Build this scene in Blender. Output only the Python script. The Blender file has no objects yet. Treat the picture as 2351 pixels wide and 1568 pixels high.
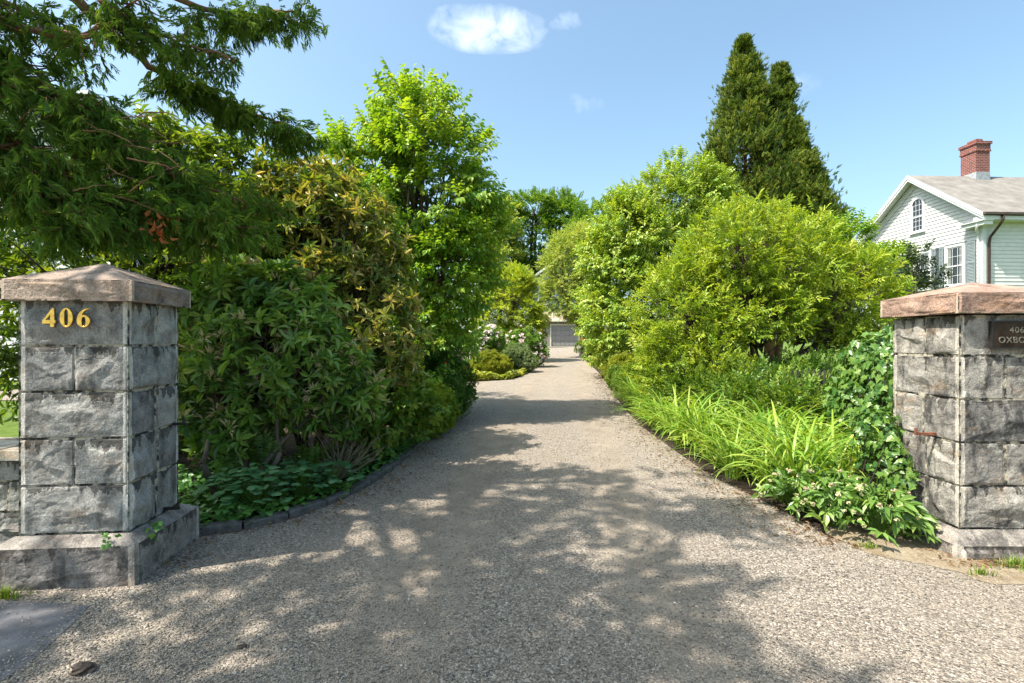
import bpy, math, random
import numpy as np
from mathutils import Vector, Matrix

random.seed(11)
rng = np.random.default_rng(11)
scene = bpy.context.scene
COL = scene.collection
R = math.radians
CAM_Z = 1.6
SUN_ELEV = R(57)
SH = np.array([0.91, 0.41]); SH /= np.linalg.norm(SH)      # ground direction of the shadows


# ---------------------------------------------------------------- measuring helpers
def W(px, py, d):
    """point seen at (px,py) of a 2351x1568 view, d metres away"""
    return np.array([(px - 1175.5) / 1175.5 * d, d, CAM_Z + (784 - py) / 1175.5 * d])

def zp(y):
    """height of the ground: flat by the gate, then rising gently"""
    y = np.asarray(y, dtype=float)
    return 0.0245 * (np.clip(y, 4, 62) - 4)

def G(px, py):
    k = (py - 784) / 1175.5
    d = 1.6 / k if k > 0.4 else 1.698 / (k + 0.0245)
    return np.array([(px - 1175.5) / 1175.5 * d, d])


# ---------------------------------------------------------------- numpy noise
def _h(i, j, k, s):
    n = (i.astype(np.int64) * 374761393 + j.astype(np.int64) * 668265263 + k.astype(np.int64) * 2147483647 + s * 974711) & 0xFFFFFFFF
    n = ((n ^ (n >> 13)) * 1274126177) & 0xFFFFFFFF
    return ((n ^ (n >> 16)) & 0xFFFFFF) / float(0xFFFFFF)

def vnoise(p, s=0):
    p = np.asarray(p, dtype=float)
    f = np.floor(p); t = p - f; t = t * t * (3 - 2 * t)
    i, j, k = f[..., 0], f[..., 1], f[..., 2]
    out = 0
    for a in (0, 1):
        for b in (0, 1):
            for c in (0, 1):
                w = (t[..., 0] if a else 1 - t[..., 0]) * (t[..., 1] if b else 1 - t[..., 1]) * (t[..., 2] if c else 1 - t[..., 2])
                out = out + w * _h(i + a, j + b, k + c, s)
    return out

def fbm(p, s=0, o=4):
    p = np.asarray(p, dtype=float); a = 0.5; r = 0
    for q in range(o):
        r = r + a * vnoise(p * 2 ** q, s + q * 7); a *= 0.5
    return r

def sstep(a, b, x):
    t = np.clip((x - a) / (b - a), 0, 1)
    return t * t * (3 - 2 * t)

def unit(v):
    return v / np.maximum(np.linalg.norm(v, axis=-1, keepdims=True), 1e-9)

def rdir(n):
    return unit(rng.normal(size=(n, 3)))


# ---------------------------------------------------------------- mesh collector
class Geo:
    def __init__(s):
        s.v = []; s.t = []; s.m = []; s.r = []; s.n = 0
    def add(s, V, T, mat=0, rnd=None):
        V = np.asarray(V, dtype=float).reshape(-1, 3); T = np.asarray(T, dtype=np.int64).reshape(-1, 3)
        s.v.append(V); s.t.append(T + s.n); s.n += len(V)
        s.m.append(np.full(len(T), mat) if np.isscalar(mat) else np.asarray(mat))
        if rnd is None: rnd = 0.5
        s.r.append(np.full(len(T), float(rnd)) if np.isscalar(rnd) else np.asarray(rnd, dtype=float))
        return s
    def quad(s, a, b, c, d, mat=0, rnd=0.5):
        return s.add([a, b, c, d], [[0, 1, 2], [0, 2, 3]], mat, rnd)
    def box(s, lo, hi, mat=0, rnd=0.5, M=None):
        x0, y0, z0 = lo; x1, y1, z1 = hi
        V = np.array([[x0, y0, z0], [x1, y0, z0], [x1, y1, z0], [x0, y1, z0], [x0, y0, z1], [x1, y0, z1], [x1, y1, z1], [x0, y1, z1]], dtype=float)
        if M is not None: V = V @ np.array(M)[:3, :3].T + np.array(M)[:3, 3]
        q = [[0, 3, 2, 1], [4, 5, 6, 7], [0, 1, 5, 4], [1, 2, 6, 5], [2, 3, 7, 6], [3, 0, 4, 7]]
        T = []
        for a, b, c, d in q: T += [[a, b, c], [a, c, d]]
        return s.add(V, T, mat, rnd)
    def prism(s, poly, y0, y1, mat=0):
        """extrude an xz polygon (convex) along y"""
        n = len(poly)
        V = [(x, y0, z) for x, z in poly] + [(x, y1, z) for x, z in poly]
        T = []
        for i in range(1, n - 1): T += [[0, i, i + 1], [n, n + i + 1, n + i]]
        for i in range(n):
            j = (i + 1) % n; T += [[i, n + i, n + j], [i, n + j, j]]
        return s.add(V, T, mat)
    def tube(s, P, r, sides=6, mat=0, rnd=0.5):
        P = np.asarray(P, dtype=float); n = len(P)
        r = np.linspace(r[0], r[1], n) if isinstance(r, tuple) else np.asarray(r, dtype=float) * np.ones(n)
        t = unit(np.gradient(P, axis=0))
        ref = np.array([0.31, 0.17, 0.93]) if abs(t[0, 2]) < 0.9 else np.array([0.9, 0.3, 0.1])
        a = unit(np.cross(t, ref)); b = np.cross(t, a)
        an = np.arange(sides) * 2 * math.pi / sides
        V = P[:, None] + r[:, None, None] * (np.cos(an)[None, :, None] * a[:, None] + np.sin(an)[None, :, None] * b[:, None])
        T = []
        i = np.arange(n - 1)[:, None] * sides; k = np.arange(sides)[None]; k2 = (k + 1) % sides
        T = np.concatenate([np.stack([i + k, i + k2, i + sides + k2], -1).reshape(-1, 3), np.stack([i + k, i + sides + k2, i + sides + k], -1).reshape(-1, 3)])
        e = (n - 1) * sides
        T = np.concatenate([T, [[e, e + q, e + q + 1] for q in range(1, sides - 1)], [[0, q + 1, q] for q in range(1, sides - 1)]])
        return s.add(V, T, mat, rnd)
    def build(s, name, mats, parent=None, smooth=False, local=False):
        if not s.v: return None
        V = np.concatenate(s.v); T = np.concatenate(s.t); m = np.concatenate(s.m); r = np.concatenate(s.r)
        if parent is not None and not local: V = V - np.array(parent.location)
        me = bpy.data.meshes.new(name)
        me.vertices.add(len(V)); me.vertices.foreach_set('co', V.astype(np.float32).ravel())
        me.loops.add(len(T) * 3); me.loops.foreach_set('vertex_index', T.astype(np.int32).ravel())
        me.polygons.add(len(T)); me.polygons.foreach_set('loop_start', np.arange(0, len(T) * 3, 3, dtype=np.int32))
        me.polygons.foreach_set('material_index', m.astype(np.int32))
        me.update(calc_edges=True)
        me.polygons.foreach_set('use_smooth', np.full(len(T), bool(smooth)))
        at = me.attributes.new('rnd', 'FLOAT', 'FACE'); at.data.foreach_set('value', r.astype(np.float32))
        for x in (mats if isinstance(mats, (list, tuple)) else [mats]): me.materials.append(x)
        o = bpy.data.objects.new(name, me); COL.objects.link(o)
        if parent is not None: o.parent = parent
        return o

def tag(o, label=None, cat=None, group=None, kind=None):
    if label: o['label'] = label
    if cat: o['category'] = cat
    if group: o['group'] = group
    if kind: o['kind'] = kind
    return o

def thing(name, label, cat, loc, group=None, rot=0.0):
    o = bpy.data.objects.new(name, None); COL.objects.link(o)
    o.empty_display_size = 0.2
    o.location = tuple(float(q) for q in loc); o.rotation_euler = (0, 0, rot)
    return tag(o, label, cat, group, 'thing')

def copy_tree(o, loc, rz=0.0, sc=1.0, label=None):
    c = o.copy(); COL.objects.link(c); c.location = loc; c.rotation_euler = (0, 0, rz); c.scale = (sc,) * 3
    if label: c['label'] = label
    for ch in o.children:
        d = ch.copy(); COL.objects.link(d); d.parent = c
    return c


# ---------------------------------------------------------------- materials
def nmat(name):
    m = bpy.data.materials.new(name); m.use_nodes = True
    nt = m.node_tree; b = nt.nodes['Principled BSDF']
    return m, nt, b

def nd(nt, t, **kw):
    n = nt.nodes.new(t)
    for k, v in kw.items(): setattr(n, k, v)
    return n

def ramp(nt, stops, fac):
    r = nd(nt, 'ShaderNodeValToRGB'); e = r.color_ramp.elements
    while len(e) < len(stops): e.new(0.5)
    for q, (p, c) in enumerate(stops):
        e[q].position = p; e[q].color = (*c, 1)
    nt.links.new(fac, r.inputs[0]); return r.outputs[0]

def noise(nt, scale, detail=4, rough=0.55, vec=None, coord='Object', stretch=None):
    tc = nd(nt, 'ShaderNodeTexCoord'); src = tc.outputs[coord]
    if stretch:
        mp = nd(nt, 'ShaderNodeMapping'); mp.inputs['Scale'].default_value = stretch
        nt.links.new(src, mp.inputs[0]); src = mp.outputs[0]
    n = nd(nt, 'ShaderNodeTexNoise'); n.inputs['Scale'].default_value = scale
    n.inputs['Detail'].default_value = detail; n.inputs['Roughness'].default_value = rough
    nt.links.new(src, n.inputs['Vector']); return n.outputs['Fac']

def mixc(nt, fac, a, b, mode='MIX'):
    m = nd(nt, 'ShaderNodeMix', data_type='RGBA', blend_type=mode)
    for sock, v in ((0, fac), (6, a), (7, b)):
        if hasattr(v, 'links') or isinstance(v, bpy.types.NodeSocket): nt.links.new(v, m.inputs[sock])
        elif sock == 0: m.inputs[0].default_value = v
        else: m.inputs[sock].default_value = (*v, 1)
    return m.outputs[2]

def math_(nt, op, a, b=None, c=None, clamp=False):
    m = nd(nt, 'ShaderNodeMath', operation=op, use_clamp=clamp)
    for q, v in enumerate((a, b, c)):
        if v is None: continue
        if isinstance(v, (int, float)): m.inputs[q].default_value = v
        else: nt.links.new(v, m.inputs[q])
    return m.outputs[0]

def attr(nt, name='rnd'):
    return nd(nt, 'ShaderNodeAttribute', attribute_name=name).outputs['Fac']

def bump(nt, b, h, strength, dist):
    n = nd(nt, 'ShaderNodeBump'); n.inputs['Strength'].default_value = strength; n.inputs['Distance'].default_value = dist
    nt.links.new(h, n.inputs['Height']); nt.links.new(n.outputs[0], b.inputs['Normal'])

def leaf_mat(name, cols, trans=None, tf=0.35, rough=0.42, spec=0.35, nscale=1.3, nw=0.45):
    m, nt, b = nmat(name)
    f = math_(nt, 'ADD', math_(nt, 'MULTIPLY', attr(nt), 1 - nw), math_(nt, 'MULTIPLY', math_(nt, 'MULTIPLY_ADD', noise(nt, nscale, 3), 2.2, -0.6, True), nw))
    k = len(cols)
    c = ramp(nt, [((q + 0.12) / (k - 0.76) if k > 1 else 0, cols[q]) for q in range(k)], f)
    nt.links.new(c, b.inputs['Base Color'])
    b.inputs['Roughness'].default_value = rough; b.inputs['Specular IOR Level'].default_value = spec
    t = nd(nt, 'ShaderNodeBsdfTranslucent')
    g = trans or (1.6, 1.45, 0.55)
    tc = mixc(nt, 1.0, c, g, 'MULTIPLY'); nt.links.new(tc, t.inputs[0])
    mx = nd(nt, 'ShaderNodeMixShader'); mx.inputs[0].default_value = tf
    nt.links.new(b.outputs[0], mx.inputs[1]); nt.links.new(t.outputs[0], mx.inputs[2])
    nt.links.new(mx.outputs[0], nt.nodes['Material Output'].inputs[0])
    return m

def plain(name, col, rough=0.6, metal=0.0, spec=0.4, var=0.15, scale=6, bmp=0.0):
    m, nt, b = nmat(name)
    n = noise(nt, scale, 5)
    lo = tuple(q * (1 - var) for q in col); hi = tuple(min(1, q * (1 + var)) for q in col)
    nt.links.new(ramp(nt, [(0.3, lo), (0.7, hi)], n), b.inputs['Base Color'])
    b.inputs['Roughness'].default_value = rough; b.inputs['Metallic'].default_value = metal; b.inputs['Specular IOR Level'].default_value = spec
    if bmp: bump(nt, b, noise(nt, scale * 4, 5), 0.6, bmp)
    return m

def bark_mat(name, a, bcol, scale=9):
    m, nt, b = nmat(name)
    n = noise(nt, scale, 6, 0.65, stretch=(1, 1, 0.3))
    nt.links.new(ramp(nt, [(0.3, a), (0.7, bcol)], n), b.inputs['Base Color'])
    b.inputs['Roughness'].default_value = 0.85; b.inputs['Specular IOR Level'].default_value = 0.2
    bump(nt, b, n, 0.8, 0.02)
    return m

def stone_mat(name, dark, mid, light, stain=0.8, warm=(0.30, 0.17, 0.06), warm_amt=0.4, mortar=(0.42, 0.38, 0.30)):
    m, nt, b = nmat(name)
    base = ramp(nt, [(0.28, dark), (0.5, mid), (0.74, light)], noise(nt, 7, 8, 0.62))
    speck = ramp(nt, [(0.36, (0.45, 0.45, 0.47)), (0.5, (1, 1, 1)), (0.66, (1.5, 1.48, 1.45))], noise(nt, 110, 3, 0.6))
    base = mixc(nt, 0.55, base, speck, 'MULTIPLY')
    # run-off stains and lichen: patches with a shape of their own
    st = ramp(nt, [(0.49, (0, 0, 0)), (0.60, (1, 1, 1))], noise(nt, 4.0, 7, 0.72, stretch=(1.5, 1.5, 0.7)))
    base = mixc(nt, math_(nt, 'MULTIPLY', st, stain), base, (0.035, 0.034, 0.034))
    wm = ramp(nt, [(0.54, (0, 0, 0)), (0.72, (1, 1, 1))], noise(nt, 2.1, 7, 0.7, stretch=(1, 1.3, 2.2)))
    base = mixc(nt, math_(nt, 'MULTIPLY', wm, warm_amt), base, warm)
    li = ramp(nt, [(0.66, (0, 0, 0)), (0.72, (1, 1, 1))], noise(nt, 14, 5, 0.6))
    base = mixc(nt, math_(nt, 'MULTIPLY', li, 0.45), base, (0.40, 0.39, 0.33))
    mort = mixc(nt, ramp(nt, [(0.44, (1, 1, 1)), (0.56, (0, 0, 0))], noise(nt, 9, 5, 0.7)), mortar, (0.028, 0.026, 0.024))
    at_ = attr(nt)
    base = mixc(nt, 1.0, base, ramp(nt, [(0.0, (.36, .35, .34)), (.09, (.74, .74, .76)), (.30, (1.22, 1.2, 1.16)), (.40, (1.22, 1.2, 1.16)), (.44, (1.8, 1.77, 1.7))], at_), 'MULTIPLY')
    base = mixc(nt, math_(nt, 'GREATER_THAN', at_, 0.75), base, mort)
    nt.links.new(base, b.inputs['Base Color'])
    b.inputs['Roughness'].default_value = 0.88; b.inputs['Specular IOR Level'].default_value = 0.25
    bump(nt, b, noise(nt, 60, 7, 0.7), 0.9, 0.012)
    return m

def gravel_mat(name):
    m, nt, b = nmat(name)
    tc = nd(nt, 'ShaderNodeTexCoord')
    v = nd(nt, 'ShaderNodeTexVoronoi'); v.inputs['Scale'].default_value = 88; nt.links.new(tc.outputs['Object'], v.inputs['Vector'])
    sp = nd(nt, 'ShaderNodeSeparateColor'); nt.links.new(v.outputs['Color'], sp.inputs[0])
    stones = ramp(nt, [(0.0, (0.06, 0.056, 0.052)), (0.25, (0.165, 0.144, 0.124)), (0.6, (0.29, 0.246, 0.20)), (0.85, (0.38, 0.33, 0.275)), (1.0, (0.52, 0.49, 0.44))], sp.outputs[0])
    sand = ramp(nt, [(0.3, (0.205, 0.17, 0.132)), (0.7, (0.35, 0.295, 0.233))], noise(nt, 3.0, 8, 0.7))
    tracks = noise(nt, 1.1, 5, 0.65, stretch=(1.0, 0.16, 1))
    sx = nd(nt, 'ShaderNodeSeparateXYZ'); nt.links.new(tc.outputs['Object'], sx.inputs[0])
    cen = math_(nt, 'MULTIPLY', sx.outputs[1], math_(nt, 'MULTIPLY_ADD', sx.outputs[1], 0.0022, 0.055))
    off = math_(nt, 'ABSOLUTE', math_(nt, 'SUBTRACT', math_(nt, 'ABSOLUTE', math_(nt, 'SUBTRACT', sx.outputs[0], cen)), 0.78))
    rut = math_(nt, 'SUBTRACT', 1.0, math_(nt, 'DIVIDE', math_(nt, 'ADD', off, math_(nt, 'MULTIPLY_ADD', noise(nt, 2.0, 4), .5, -.25)), 0.42), None, True)
    fac = ramp(nt, [(0.38, (0.10,) * 3), (0.75, (0.9,) * 3)], math_(nt, 'MULTIPLY_ADD', rut, 0.42, tracks))
    c = mixc(nt, fac, stones, sand)
    # dust, damp and leaf litter in patches
    lit = ramp(nt, [(0.62, (0, 0, 0)), (0.75, (1, 1, 1))], noise(nt, 0.9, 8, 0.75))
    c = mixc(nt, math_(nt, 'MULTIPLY', lit, 0.35), c, (0.20, 0.15, 0.09))
    nt.links.new(c, b.inputs['Base Color'])
    b.inputs['Roughness'].default_value = 0.92; b.inputs['Specular IOR Level'].default_value = 0.15
    h = math_(nt, 'ADD', math_(nt, 'MULTIPLY', v.outputs['Distance'], -1.0), math_(nt, 'MULTIPLY', noise(nt, 40, 6, 0.7), 0.9))
    bump(nt, b, h, 0.9, 0.012)
    return m

def soil_mat(name, a, c, d):
    m, nt, b = nmat(name)
    nt.links.new(ramp(nt, [(0.3, a), (0.5, c), (0.72, d)], noise(nt, 5, 9, 0.75)), b.inputs['Base Color'])
    b.inputs['Roughness'].default_value = 0.95; b.inputs['Specular IOR Level'].default_value = 0.1
    bump(nt, b, noise(nt, 35, 7, 0.7), 1.0, 0.03)
    return m

def pebble_mat(name):
    m, nt, b = nmat(name)
    nt.links.new(ramp(nt, [(0.0, (0.06, 0.057, 0.053)), (0.3, (0.165, 0.146, 0.126)), (0.65, (0.29, 0.25, 0.208)), (0.92, (0.385, 0.337, 0.29)), (1.0, (0.56, 0.535, 0.49))], attr(nt)), b.inputs['Base Color'])
    b.inputs['Roughness'].default_value = 0.8; b.inputs['Specular IOR Level'].default_value = 0.25
    return m

def by_rnd(name, stops, rough=0.7, tf=0.0, spec=0.3):
    m, nt, b = nmat(name)
    c = ramp(nt, stops, attr(nt)); nt.links.new(c, b.inputs['Base Color'])
    b.inputs['Roughness'].default_value = rough; b.inputs['Specular IOR Level'].default_value = spec
    if tf:
        t = nd(nt, 'ShaderNodeBsdfTranslucent'); nt.links.new(c, t.inputs[0])
        mx = nd(nt, 'ShaderNodeMixShader'); mx.inputs[0].default_value = tf
        nt.links.new(b.outputs[0], mx.inputs[1]); nt.links.new(t.outputs[0], mx.inputs[2]); nt.links.new(mx.outputs[0], nt.nodes['Material Output'].inputs[0])
    return m

def brick_mat(name):
    m, nt, b = nmat(name)
    tc = nd(nt, 'ShaderNodeTexCoord'); sp = nd(nt, 'ShaderNodeSeparateXYZ'); nt.links.new(tc.outputs['Object'], sp.inputs[0])
    cb = nd(nt, 'ShaderNodeCombineXYZ'); nt.links.new(math_(nt, 'ADD', sp.outputs[0], sp.outputs[1]), cb.inputs[0]); nt.links.new(sp.outputs[2], cb.inputs[1])
    br = nd(nt, 'ShaderNodeTexBrick'); nt.links.new(cb.outputs[0], br.inputs[0])
    br.inputs['Scale'].default_value = 1.0; br.inputs['Brick Width'].default_value = 0.22; br.inputs['Row Height'].default_value = 0.085; br.inputs['Mortar Size'].default_value = 0.009
    br.inputs['Color1'].default_value = (0.22, 0.045, 0.035, 1); br.inputs['Color2'].default_value = (0.12, 0.03, 0.03, 1); br.inputs['Mortar'].default_value = (0.34, 0.26, 0.23, 1)
    c = mixc(nt, 0.5, br.outputs[0], ramp(nt, [(0.3, (0.6, 0.6, 0.6)), (0.7, (1.3, 1.2, 1.2))], noise(nt, 5, 5)), 'MULTIPLY')
    nt.links.new(c, b.inputs['Base Color']); b.inputs['Roughness'].default_value = 0.9
    bump(nt, b, math_(nt, 'MULTIPLY', br.outputs['Fac'], -1.0), 0.7, 0.01)
    return m

def shingle_mat(name, a, c):
    m, nt, b = nmat(name)
    n = noise(nt, 2.0, 7, 0.65, stretch=(1, 1, 1)); n2 = noise(nt, 60, 2)
    col = mixc(nt, 0.5, ramp(nt, [(0.3, a), (0.7, c)], n), ramp(nt, [(0.35, (0.75,) * 3), (0.65, (1.25,) * 3)], n2), 'MULTIPLY')
    w = nd(nt, 'ShaderNodeTexWave', wave_type='BANDS', bands_direction='Z', wave_profile='SAW'); w.inputs['Scale'].default_value = 2.3; w.inputs['Distortion'].default_value = 0.3
    tc = nd(nt, 'ShaderNodeTexCoord'); nt.links.new(tc.outputs['Object'], w.inputs[0])
    nt.links.new(col, b.inputs['Base Color']); b.inputs['Roughness'].default_value = 0.95; b.inputs['Specular IOR Level'].default_value = 0.15
    bump(nt, b, w.outputs['Fac'], 0.6, 0.02)
    return m


M = {}
M['granite'] = stone_mat('grey_granite', (0.15, 0.147, 0.14), (0.285, 0.278, 0.262), (0.42, 0.41, 0.385), stain=.55)
M['granite_warm'] = stone_mat('weathered_granite', (0.10, 0.094, 0.088), (0.255, 0.24, 0.22), (0.42, 0.395, 0.355), stain=0.8, warm=(0.33, 0.19, 0.08), warm_amt=0.55)
M['plinth_stone'] = stone_mat('plinth_granite', (0.14, 0.125, 0.115), (0.27, 0.245, 0.22), (0.40, 0.36, 0.33), stain=0.7, warm=(0.30, 0.19, 0.13), warm_amt=0.4)
M['cap_stone'] = stone_mat('pink_cap_granite', (0.20, 0.13, 0.10), (0.36, 0.24, 0.19), (0.47, 0.34, 0.27), stain=0.35, warm=(0.34, 0.17, 0.07), warm_amt=0.5)
M['cap_dark'] = stone_mat('lichened_cap_granite', (0.19, 0.15, 0.125), (0.33, 0.255, 0.21), (0.44, 0.355, 0.295), stain=0.5, warm=(0.30, 0.17, 0.055), warm_amt=0.6)
M['edging'] = plain('bluestone_edging', (0.085, 0.082, 0.078), 0.85, var=0.45, scale=14, bmp=0.01)
M['gravel'] = gravel_mat('drive_gravel')
M['pebble'] = pebble_mat('pebble_stone')
M['soil'] = soil_mat('bed_soil', (0.02, 0.016, 0.012), (0.045, 0.034, 0.025), (0.10, 0.075, 0.055))
M['verge'] = soil_mat('dry_verge', (0.17, 0.12, 0.07), (0.31, 0.245, 0.165), (0.40, 0.35, 0.26))
M['lawn'] = soil_mat('lawn_grass', (0.06, 0.10, 0.02), (0.10, 0.155, 0.03), (0.16, 0.20, 0.05))
M['pave'] = plain('old_asphalt', (0.105, 0.105, 0.115), 0.9, var=0.45, scale=5, bmp=0.012)
M['brass'] = plain('polished_brass', (0.80, 0.48, 0.12), 0.3, metal=1.0, var=0.3, scale=30)
M['bronze'] = plain('dark_bronze', (0.045, 0.027, 0.02), 0.4, metal=0.7, var=0.6, scale=14)
M['letter'] = plain('worn_letter_metal', (0.27, 0.235, 0.20), 0.4, metal=0.8, var=0.3)
M['black_iron'] = plain('black_iron', (0.03, 0.028, 0.027), 0.6, metal=0.4, var=0.4, scale=20)
M['rust'] = plain('rusty_iron', (0.17, 0.06, 0.035), 0.85, var=0.5, scale=25, bmp=0.004)
M['bark'] = bark_mat('grey_bark', (0.05, 0.04, 0.032), (0.17, 0.14, 0.11))
M['bark_dark'] = bark_mat('dark_bark', (0.022, 0.018, 0.015), (0.075, 0.058, 0.045))
M['bark_red'] = bark_mat('cedar_bark', (0.10, 0.05, 0.03), (0.30, 0.17, 0.10))
M['twig'] = bark_mat('pale_twig', (0.16, 0.12, 0.08), (0.36, 0.29, 0.21))
M['white'] = plain('white_paint', (0.62, 0.625, 0.65), 0.55, var=0.05, scale=3)
M['siding'] = plain('painted_clapboard', (0.58, 0.572, 0.575), 0.6, var=0.07, scale=4)
M['shutter'] = plain('grey_blue_shutter_paint', (0.19, 0.225, 0.24), 0.6, var=0.12)
M['roof'] = shingle_mat('grey_shingles', (0.15, 0.138, 0.128), (0.255, 0.237, 0.22))
M['roof_tan'] = shingle_mat('tan_shingles', (0.33, 0.26, 0.19), (0.45, 0.37, 0.28))
M['brick'] = brick_mat('chimney_brick')
M['lead'] = plain('lead_flashing', (0.36, 0.37, 0.39), 0.55, metal=0.3, var=0.3, scale=8)
M['copper'] = plain('brown_copper_pipe', (0.055, 0.03, 0.023), 0.5, metal=0.3, var=0.3)
M['dark_gutter'] = plain('dark_gutter_metal', (0.07, 0.05, 0.042), 0.6, var=0.3)
M['blue_side'] = plain('grey_blue_siding', (0.16, 0.22, 0.36), 0.7, var=0.1)
M['garage_side'] = plain('taupe_siding', (0.24, 0.225, 0.215), 0.75, var=0.1)
M['garage_door'] = plain('grey_door_paint', (0.245, 0.225, 0.23), 0.6, var=0.08)
M['cream'] = plain('cream_trim_paint', (0.66, 0.61, 0.48), 0.6, var=0.06)
M['fence'] = bark_mat('weathered_fence_wood', (0.02, 0.018, 0.016), (0.10, 0.09, 0.08))
M['clod'] = plain('dark_clod', (0.06, 0.045, 0.035), 0.9, var=0.5, scale=30, bmp=0.01)
mg, nt, b = nmat('window_glass'); b.inputs['Base Color'].default_value = (0.025, 0.032, 0.036, 1); b.inputs['Roughness'].default_value = 0.05; b.inputs['Specular IOR Level'].default_value = 0.5
M['glass'] = mg
M['curtain'] = plain('pale_curtain', (0.22, 0.23, 0.23), 0.8, var=0.3, scale=4)

# foliage
M['l_rhodo'] = leaf_mat('rhododendron_leaf', [(0.035, 0.09, 0.018), (0.085, 0.185, 0.032), (0.18, 0.29, 0.055), (0.32, 0.37, 0.10)], tf=0.28, rough=0.34, spec=0.45, trans=(2.0, 1.9, 0.5), nw=.25)
M['l_rhodo_gold'] = leaf_mat('bronze_leaf', [(0.03, 0.085, 0.018), (0.075, 0.155, 0.026), (0.16, 0.22, 0.035), (0.30, 0.31, 0.06), (0.46, 0.36, 0.13), (0.60, 0.54, 0.30)], tf=0.36, rough=0.32, spec=0.55, trans=(1.5, 1.4, 0.4), nw=.12)
M['l_rhodo_back'] = leaf_mat('backlit_laurel_leaf', [(0.03, 0.075, 0.022), (0.08, 0.14, 0.028), (0.19, 0.24, 0.035)], tf=0.5, rough=0.3, spec=0.5, trans=(2.0, 1.8, 0.4))
M['candle'] = leaf_mat('new_shoot', [(0.34, 0.34, 0.18), (0.45, 0.40, 0.25), (0.46, 0.30, 0.20)], tf=0.35)
M['l_cedar'] = leaf_mat('cedar_spray', [(0.045, 0.11, 0.022), (0.10, 0.20, 0.034), (0.22, 0.32, 0.05)], tf=0.4, rough=0.6, spec=0.2, nw=.3)
M['l_dead'] = leaf_mat('dead_leaf', [(0.22, 0.07, 0.02), (0.42, 0.13, 0.035), (0.5, 0.2, 0.06)], tf=0.3, trans=(1.2, 0.9, 0.6))
M['l_arbor'] = leaf_mat('arborvitae_spray', [(0.025, 0.065, 0.012), (0.07, 0.13, 0.02), (0.19, 0.25, 0.035), (0.34, 0.35, 0.07)], tf=0.22, rough=0.6, spec=0.25, nscale=0.9, nw=.25)
M['l_dogwood'] = leaf_mat('dogwood_leaf', [(0.06, 0.16, 0.015), (0.13, 0.27, 0.025), (0.27, 0.38, 0.035), (0.38, 0.43, 0.06)], tf=0.4, rough=0.42, trans=(1.6, 1.5, 0.4))
M['l_dogwood_r'] = leaf_mat('pale_dogwood_leaf', [(0.08, 0.185, 0.022), (0.20, 0.33, 0.035), (0.38, 0.47, 0.06), (0.53, 0.55, 0.16)], tf=0.38, rough=0.4, spec=0.5, trans=(1.4, 1.3, 0.4), nw=.3)
M['l_lime'] = leaf_mat('lime_leaf', [(0.09, 0.17, 0.02), (0.23, 0.35, 0.03), (0.41, 0.49, 0.05), (0.55, 0.57, 0.13)], tf=0.4, rough=0.42, trans=(1.3, 1.2, 0.35), nw=.3)
M['l_green'] = leaf_mat('green_shrub_leaf', [(0.035, 0.10, 0.016), (0.09, 0.19, 0.026), (0.20, 0.29, 0.04), (0.30, 0.36, 0.07)], tf=0.35, nw=.25)
M['l_box'] = leaf_mat('yellow_green_box_leaf', [(0.06, 0.13, 0.014), (0.18, 0.28, 0.022), (0.40, 0.44, 0.05)], tf=0.35)
M['l_azalea'] = leaf_mat('azalea_leaf', [(0.03, 0.09, 0.014), (0.07, 0.17, 0.022), (0.15, 0.24, 0.03)], tf=0.32)
M['l_maple'] = leaf_mat('maple_leaf', [(0.11, 0.21, 0.018), (0.26, 0.37, 0.03), (0.46, 0.52, 0.06), (0.58, 0.56, 0.18)], tf=0.38)
M['l_birch'] = leaf_mat('pale_tree_leaf', [(0.10, 0.19, 0.03), (0.24, 0.34, 0.055), (0.42, 0.48, 0.12), (0.52, 0.53, 0.25)], tf=0.4)
M['l_oak'] = leaf_mat('far_tree_leaf', [(0.045, 0.12, 0.018), (0.13, 0.25, 0.03), (0.30, 0.40, 0.055)], tf=0.38)
M['l_grey'] = leaf_mat('grey_green_leaf', [(0.12, 0.19, 0.08), (0.22, 0.30, 0.14), (0.33, 0.38, 0.21)], tf=0.3)
M['l_gold'] = leaf_mat('golden_leaf', [(0.10, 0.15, 0.015), (0.26, 0.30, 0.025), (0.42, 0.40, 0.05)], tf=0.35)
M['l_ivy'] = leaf_mat('ivy_leaf', [(0.035, 0.12, 0.025), (0.07, 0.20, 0.035), (0.16, 0.31, 0.055)], tf=0.3, rough=0.35, spec=0.5, nscale=3)
M['l_ivy_sun'] = leaf_mat('sunlit_ivy_leaf', [(0.018, 0.065, 0.012), (0.05, 0.13, 0.022), (0.13, 0.23, 0.04), (0.27, 0.36, 0.09)], tf=0.25, rough=0.33, spec=0.55, nscale=3, nw=.3)
M['l_brun'] = leaf_mat('heartleaf', [(0.045, 0.14, 0.05), (0.09, 0.22, 0.085), (0.18, 0.31, 0.17)], tf=0.25, rough=0.5, nscale=4)
M['l_lily'] = leaf_mat('daylily_blade', [(0.08, 0.19, 0.022), (0.17, 0.32, 0.035), (0.30, 0.43, 0.06), (0.40, 0.46, 0.09)], tf=0.38, rough=0.4, trans=(1.3, 1.2, 0.4), nscale=2, nw=.2)
M['l_hell'] = leaf_mat('hellebore_leaf', [(0.05, 0.13, 0.025), (0.13, 0.24, 0.045), (0.26, 0.35, 0.08)], tf=0.25, rough=0.38, spec=0.5, nscale=4)
M['hell_fl'] = by_rnd('hellebore_bloom', [(0.0, (0.42, 0.44, 0.18)), (0.5, (0.60, 0.58, 0.33)), (0.85, (0.62, 0.48, 0.36)), (1.0, (0.42, 0.25, 0.15))], tf=0.3)
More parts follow.
